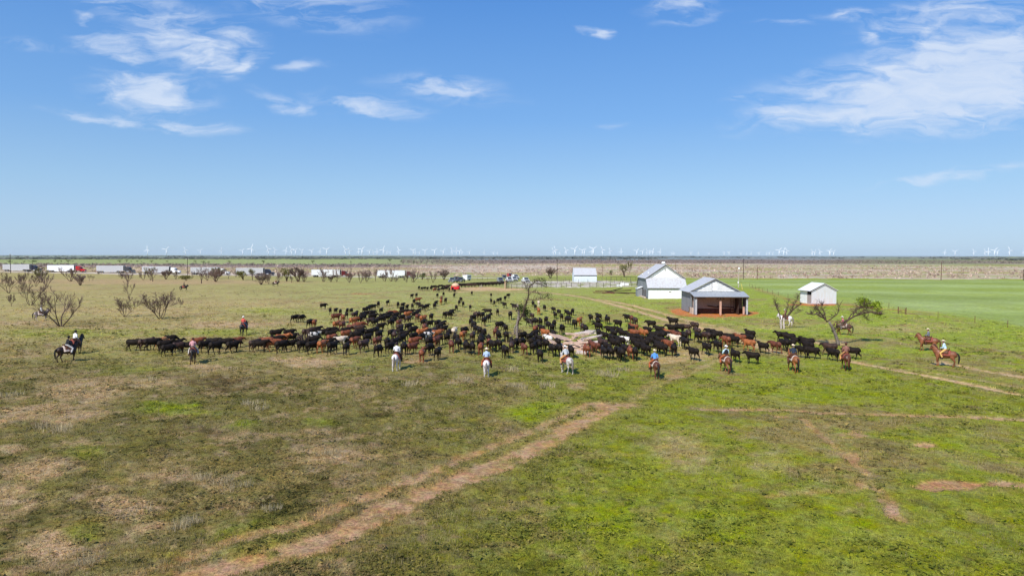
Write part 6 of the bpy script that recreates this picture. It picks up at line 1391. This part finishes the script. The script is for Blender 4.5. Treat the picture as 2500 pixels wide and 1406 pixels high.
# ------------------------------------------------------------------ riders: a seated person, reins in hand (origin = the horse's)
def rider_meshes():
    out = []
    for lean_, armv in ((.0, 0), (.10, 1)):
        hip = Vector((0, -.06, 1.62)); ch = Vector((0, -.04 + lean_, 2.02)); nk = Vector((0, -.02 + lean_ * 1.2, 2.17)); hd = Vector((0, .01 + lean_ * 1.3, 2.31))
        B = MB()
        B.sweep([(0, hip.y, hip.z - .08, .14, .10), (0, hip.y, hip.z + .02, .165, .115), (0, hip.y + .01 + lean_ * .3, hip.z + .18, .14, .10), (0, ch.y - .01, ch.z - .08, .175, .115), (0, ch.y, ch.z + .04, .18, .10), (0, ch.y, ch.z + .11, .10, .07), (0, nk.y, nk.z, .058, .06), (0, nk.y + .01, nk.z + .08, .055, .06)], 12)
        B.ball((0, hd.y, hd.z), (.078, .098, .118), 12, 9); B.ball((0, hd.y + .10, hd.z - .02), (.016, .022, .03), 6, 5)      # head and nose
        B.ball((0, hd.y + .035, hd.z - .085), (.05, .055, .035), 8, 5)                                                      # jaw
        for s in (-1, 1): B.ball((s * .078, hd.y - .005, hd.z - .01), (.014, .026, .034), 6, 5)
        arms = []; legs = []
        for s in (-1, 1):
            sh = Vector((s * .185, ch.y, ch.z + .045)); el = Vector((s * .27, ch.y + .05 if s < 0 or armv == 0 else ch.y - .08, ch.z - .23)); ha = Vector((s * .11, ch.y + .30, ch.z - .29)) if s < 0 or armv == 0 else Vector((s * .30, ch.y + .10, ch.z - .43))
            arms.append((sh, el, ha)); B.tube([sh, sh.lerp(el, .5), el, el.lerp(ha, .5), ha], [.056, .052, .043, .038, .027], 8)
            hp = Vector((s * .10, hip.y, hip.z)); kn = Vector((s * .37, hip.y + .36, hip.z - .34)); an = Vector((s * .40, hip.y + .16, hip.z - .74)); to = Vector((s * .43, hip.y + .36, hip.z - .80))
            legs.append((hp, kn, an, to)); B.tube([hp, hp.lerp(kn, .5), kn, kn.lerp(an, .35), an], [.095, .082, .062, .060, .040], 8); B.tube([an + Vector((0, -.04, -.04)), to], [.045, .032], 8)
        body = remeshed(B, 'body', .020, 1, .6)
        # separate unequal fingers and a thumb, curled round the rein
        F = MB()
        for s, (sh, el, ha) in zip((-1, 1), arms):
            d = (ha - el).normalized(); side_ = d.cross(Vector((0, 0, 1))).normalized()
            F.sweep([(ha.x, ha.y, ha.z, .030, .022), (ha.x + d.x * .05, ha.y + d.y * .05, ha.z + d.z * .05, .040, .020), (ha.x + d.x * .09, ha.y + d.y * .09, ha.z + d.z * .09, .040, .017)], 8)
            for k, L_ in enumerate((.065, .075, .070, .055)):
                b0 = ha + d * .085 + side_ * (-.028 + .019 * k); F.tube([b0, b0 + d * L_ * .5, b0 + d * L_ * .7 + Vector((0, 0, -.03)), b0 + d * L_ * .4 + Vector((0, 0, -.045))], [.010, .0095, .009, .007], 5)
            b0 = ha + d * .03 - side_ * .032; F.tube([b0, b0 - side_ * .02 + d * .03, b0 - side_ * .005 + d * .06 + Vector((0, 0, -.02))], [.012, .011, .008], 5)
        o1 = bpy.data.objects.new('a', body); fm_ = F.mesh('f', M['skin'], True); o2 = bpy.data.objects.new('b', fm_)
        import bmesh as _b
        bb = _b.new(); bb.from_mesh(body); bb.from_mesh(fm_); bb.to_mesh(body); bb.free()
        body.polygons.foreach_set('use_smooth', [True] * len(body.polygons)); bpy.data.objects.remove(o1); bpy.data.objects.remove(o2); bpy.data.meshes.remove(fm_)
        body.materials.clear(); body.materials.append(M['skin'])
        # shirt
        S = MB(); S.sweep([(0, hip.y, hip.z + .04, .172, .122), (0, hip.y + .01 + lean_ * .3, hip.z + .18, .165, .125), (0, ch.y - .01, ch.z - .08, .19, .135), (0, ch.y, ch.z + .04, .195, .118), (0, ch.y, ch.z + .115, .12, .085), (0, nk.y, nk.z - .02, .072, .07)], 12)
        for sh, el, ha in arms: S.tube([sh + Vector((0, 0, .01)), sh.lerp(el, .5), el, el.lerp(ha, .6), el.lerp(ha, .92)], [.070, .066, .056, .050, .042], 8)
        shirt = remeshed(S, 'shirt', .020, 1, .5); shirt.materials.append(M['white_paint'])
        T = MB(); T.sweep([(0, hip.y, hip.z - .11, .15, .11), (0, hip.y, hip.z, .178, .13), (0, hip.y, hip.z + .08, .172, .124)], 12)
        for hp, kn, an, to in legs: T.tube([hp, hp.lerp(kn, .5), kn, kn.lerp(an, .4), kn.lerp(an, .9)], [.112, .098, .082, .080, .078], 8)
        trou = remeshed(T, 'trousers', .020, 1, .5); trou.materials.append(M['leather'])
        bootl = []
        for hp, kn, an, to in legs:
            Bo = MB(); bootl.append(Bo); Bo.tube([kn.lerp(an, .7), an, an + Vector((0, -.03, -.07))], [.055, .050, .055], 8); Bo.tube([an + Vector((0, -.05, -.06)), an.lerp(to, .6) + Vector((0, 0, -.02)), to], [.055, .05, .034], 8)
        boots = [q_.mesh('boot', M['dark_leather'], True) for q_ in bootl]
        hat = MB(); hc = (0, hd.y - .005, hd.z + .045)
        n = 20; vs = []
        for rr_, z in ((.085, .035), (.12, .010), (.19, .012), (.195, .004), (.12, .000), (.080, .02)):
            for k in range(n):
                a = 2 * math.pi * k / n; curl = .055 * max(0, abs(math.cos(a))) ** 3 * max(0, (rr_ - .09)) / .1
                vs.append((hc[0] + rr_ * math.cos(a) * .92, hc[1] + rr_ * math.sin(a) * 1.12, hc[2] + z + curl))
        fs = [(i * n + k, i * n + (k + 1) % n, (i + 1) * n + (k + 1) % n, (i + 1) * n + k) for i in range(5) for k in range(n)]; hat.add(vs, fs)
        hat.sweep([(0, hc[1], hc[2] + .005, .092, .112), (0, hc[1], hc[2] + .06, .090, .108), (0, hc[1], hc[2] + .11, .078, .098), (0, hc[1], hc[2] + .13, .045, .07)], 14)
        hatm = hat.mesh('hat', M['white_paint'], True)
        hr = MB(); hr.ball((0, hd.y - .022, hd.z + .01), (.084, .092, .118), 10, 8); hair = hr.mesh('hair', M['dark_hair'], True)
        ey = MB(); 
        for s in (-1, 1): ey.ball((s * .032, hd.y + .088, hd.z + .012), (.013, .010, .010), 6, 4)
        eyes = ey.mesh('eyes', M['dark_hair'], True)
        V = MB(); V.sweep([(0, hip.y, hip.z + .06, .182, .132), (0, hip.y + .01 + lean_ * .3, hip.z + .18, .175, .135), (0, ch.y - .01, ch.z - .08, .200, .145), (0, ch.y, ch.z + .04, .178, .128), (0, ch.y, ch.z + .12, .11, .092)], 12); vest = V.mesh('vest', M['dark_void'], True)
        out.append(dict(body=body, shirt=shirt, trousers=trou, boots=boots, hat=hatm, hair=hair, eyes=eyes, vest=vest))
    return out
RV = rider_meshes()
def cloth(n, c, v=.15): M[n] = mat(n, c, .9, var=v, scale=6); return n
for n, c in dict(white_shirt=(.75, .75, .76), pink_shirt=(.62, .32, .34), red_shirt=(.62, .10, .08), blue_pale_shirt=(.40, .52, .72), grey_shirt=(.48, .50, .52), blue_shirt=(.09, .27, .62), black_cloth=(.018, .018, .022), navy_shirt=(.025, .035, .06),
                 brown_shirt=(.26, .12, .09), slate_shirt=(.17, .18, .22), sky_shirt=(.50, .66, .80), rose_shirt=(.58, .16, .20), straw_hat=(.72, .60, .42), white_hat=(.80, .76, .70), orange_chaps=(.36, .10, .035), tan_chaps=(.50, .25, .09), yellow_chaps=(.60, .36, .11), denim=(.10, .13, .22), pale_jeans=(.50, .48, .46), dark_chaps=(.07, .035, .02)).items(): cloth(n, c)
def person(loc, yaw, pose, shirt, hat, trousers, label, vest=False, scale=1.0, turn=0.0):
    t = empty('person', loc, yaw); t.scale = (scale,) * 3; v = RV[pose]
    place('body', v['body'], t)
    for nm, mt in (('shirt', shirt), ('trousers', trousers), ('hat', hat), ('hair', 'dark_hair'), ('eyes', 'dark_hair')) + ((('vest', 'black_cloth'),) if vest else ()):
        o = place(nm, v[nm], t); o.material_slots[0].link = 'OBJECT'; o.material_slots[0].material = M[mt]
    for q_ in v['boots']: place('boot', q_, t)
    tag(t, label, 'person', 'mounted cowhands around the herd'); return t
RID = [ # px, py, heading, coat, hair, blanket, variant, pose, shirt, hat, trousers, vest, horse label, person label
 (102, 785, 72, 'grulla_coat', 'dark_hair', 'blanket_pale', 0, 0, 'white_shirt', 'white_hat', 'pale_jeans', 0, 'dark horse with pale flank left of the largest bare tree', 'rider in white shirt and white hat left of the largest bare tree'),
 (184, 866, 48, 'black_coat', 'dark_hair', 'blanket_red', 3, 1, 'white_shirt', 'black_cloth', 'dark_chaps', 0, 'black horse, farther of the two overlapping horses on the left', 'rider in white shirt and black hat on the black left horse'),
 (166, 884, 50, 'dark_bay_coat', 'dark_hair', 'blanket_pale', 0, 1, 'black_cloth', 'black_cloth', 'pale_jeans', 0, 'dark bay horse, nearer of the two overlapping horses on the left', 'rider in dark clothes on the nearer dark bay left horse'),
 (472, 888, 6, 'dark_bay_coat', 'dark_hair', 'blanket_red', 0, 0, 'pink_shirt', 'leather', 'pale_jeans', 0, 'brown horse under the rider in pink behind the leftmost cattle', 'rider in pale pink shirt and brown hat behind the leftmost cattle'),
 (595, 820, 18, 'black_coat', 'dark_hair', 'blanket_red', 1, 0, 'red_shirt', 'white_hat', 'denim', 0, 'black horse alone on the grass beyond the left herd', 'rider in red shirt and white hat beyond the left herd'),
 (969, 904, 14, 'white_coat', 'grey_hair', 'blanket_red', 0, 0, 'white_shirt', 'dark_leather', 'dark_chaps', 0, 'pale grey horse with dark lower legs left of centre', 'rider in white shirt and dark hat on the pale grey horse'),
 (1188, 920, 2, 'white_coat', 'grey_hair', 'blanket_red', 3, 0, 'blue_pale_shirt', 'straw_hat', 'orange_chaps', 0, 'nearly white horse seen from straight behind in the centre', 'rider in pale blue shirt, straw hat and orange chaps'),
 (1381, 912, -32, 'roan_coat', 'grey_hair', 'blanket_red', 1, 1, 'grey_shirt', 'white_hat', 'tan_chaps', 0, 'dappled grey roan horse in front of the rubble pile', 'rider in grey shirt, white hat and tan chaps by the rubble pile'),
 (1598, 924, -16, 'bay_coat', 'dark_hair', 'blanket_pale', 0, 1, 'blue_shirt', 'straw_hat', 'orange_chaps', 0, 'bay horse with black tail under the rider in bright blue', 'rider in bright blue shirt and orange chaps'),
 (1771, 911, -24, 'chestnut_coat', 'dark_hair', 'blanket_pale', 2, 0, 'sky_shirt', 'white_hat', 'orange_chaps', 1, 'bay horse with white socks under the rider in a vest', 'rider in black vest over pale sleeves and white hat'),
 (1936, 909, -22, 'sorrel_coat', 'dark_hair', 'blanket_pale', 0, 1, 'navy_shirt', 'straw_hat', 'leather', 0, 'bright sorrel horse left of the leaning tree foreground', 'rider in navy shirt and straw hat on the sorrel horse'),
 (2064, 904, -12, 'bay_coat', 'red_hair', 'blanket_red', 3, 0, 'brown_shirt', 'leather', 'tan_chaps', 0, 'bay horse with white hind socks in front of the leaning tree', 'rider in brown shirt and tan chaps in front of leaning tree'),
 (2264, 859, -74, 'chestnut_coat', 'red_hair', 'blanket_red', 0, 0, 'slate_shirt', 'straw_hat', 'leather', 0, 'chestnut horse facing left, farther of the right hand pair', 'rider in slate grey shirt, farther of the right hand pair'),
 (2305, 896, -70, 'chestnut_coat', 'dark_hair', 'blanket_red', 3, 1, 'sky_shirt', 'straw_hat', 'yellow_chaps', 0, 'chestnut roan horse facing left, nearer of the right hand pair', 'rider in light blue shirt and yellow chaps at the far right'),
 (2058, 820, -70, 'bay_coat', 'dark_hair', 'blanket_pale', 2, 1, 'rose_shirt', 'white_hat', 'pale_jeans', 0, 'bay horse with black tail behind the leaning tree', 'rider in pink shirt and white hat behind the leaning tree'),
 (1916, 797, -75, 'white_coat', 'grey_hair', 'blanket_red', 1, 0, 'brown_shirt', 'white_hat', 'dark_chaps', 0, 'white horse half hidden behind the forked pale tree', 'rider in dark brown shirt behind the forked pale tree'),
 (450, 712, 84, 'black_coat', 'dark_hair', 'blanket_red', 1, 0, 'black_cloth', 'black_cloth', 'black_cloth', 0, 'black horse walking right alone far in the left pasture', 'dark silhouetted rider alone far in the left pasture'),
 (674, 701, 82, 'dark_bay_coat', 'dark_hair', 'blanket_pale', 1, 0, 'brown_shirt', 'leather', 'dark_chaps', 0, 'small brown horse far off in front of the roadside trees', 'distant brown clad rider in front of the roadside trees')]
for (px, py, hd, coat, hair, blk, hv, pose, sh, ht, trs, vst, hl, pl_) in RID:
    p = at(px, py - 2); yaw = -R(hd) - math.atan2(p.x, p.y) * (1 if abs(hd) < 50 else .6)
    s = 1.11
    horse((p.x, p.y, p.z - .02), yaw, coat, hv, hl, hair, blk, scale=s); person((p.x, p.y, p.z - .07), yaw, pose, sh, ht, trs, pl_, bool(vst), s)
for me, _, _ in HV: me.materials.append(M['bay_coat'])
for o, coat in HBODY: o.material_slots[0].link = 'OBJECT'; o.material_slots[0].material = M[coat]
# ------------------------------------------------------------------ single out look-alikes by their order from the left
NTH = ['leftmost', 'second', 'third', 'fourth', 'fifth', 'sixth', 'seventh', 'eighth', 'ninth', 'tenth', 'eleventh', 'twelfth', 'thirteenth', 'fourteenth', 'fifteenth', 'sixteenth', 'seventeenth', 'eighteenth', 'nineteenth', 'twentieth', 'twenty-first', 'twenty-second', 'twenty-third']
same = {}
for o in C.objects:
    if o.parent is None and o.get('category') and o.get('label') and o['category'] != 'cow': same.setdefault(o['label'], []).append(o)
for lb, L in same.items():
    if len(L) < 2: continue
    L.sort(key=lambda q: q.location.x / max(q.location.y, 1))
    for i, o in enumerate(L):
        w_ = 'leftmost' if i == 0 else 'rightmost' if i == len(L) - 1 else NTH[min(i, 22)] + ' from left'
        o['label'] = ' '.join((w_ + ' ' + lb).replace(' the ', ' ').split()[:16])

# ------------------------------------------------------------------ haze
hm = bpy.data.materials.new('haze_air'); hm.use_nodes = True; nt = hm.node_tree; nt.nodes.clear()
ho = nt.nodes.new('ShaderNodeOutputMaterial'); pv = nt.nodes.new('ShaderNodeVolumePrincipled'); pv.inputs['Color'].default_value = (.80, .88, 1.0, 1); pv.inputs['Density'].default_value = 0.6e-5; pv.inputs['Anisotropy'].default_value = .1
nt.links.new(pv.outputs[0], ho.inputs['Volume'])
hb_ = MB().box((0, 0, 100), (72000, 72000, 230)).build('haze', hm); tag(hb_, 'thin pale haze over the whole plain', kind='stuff')
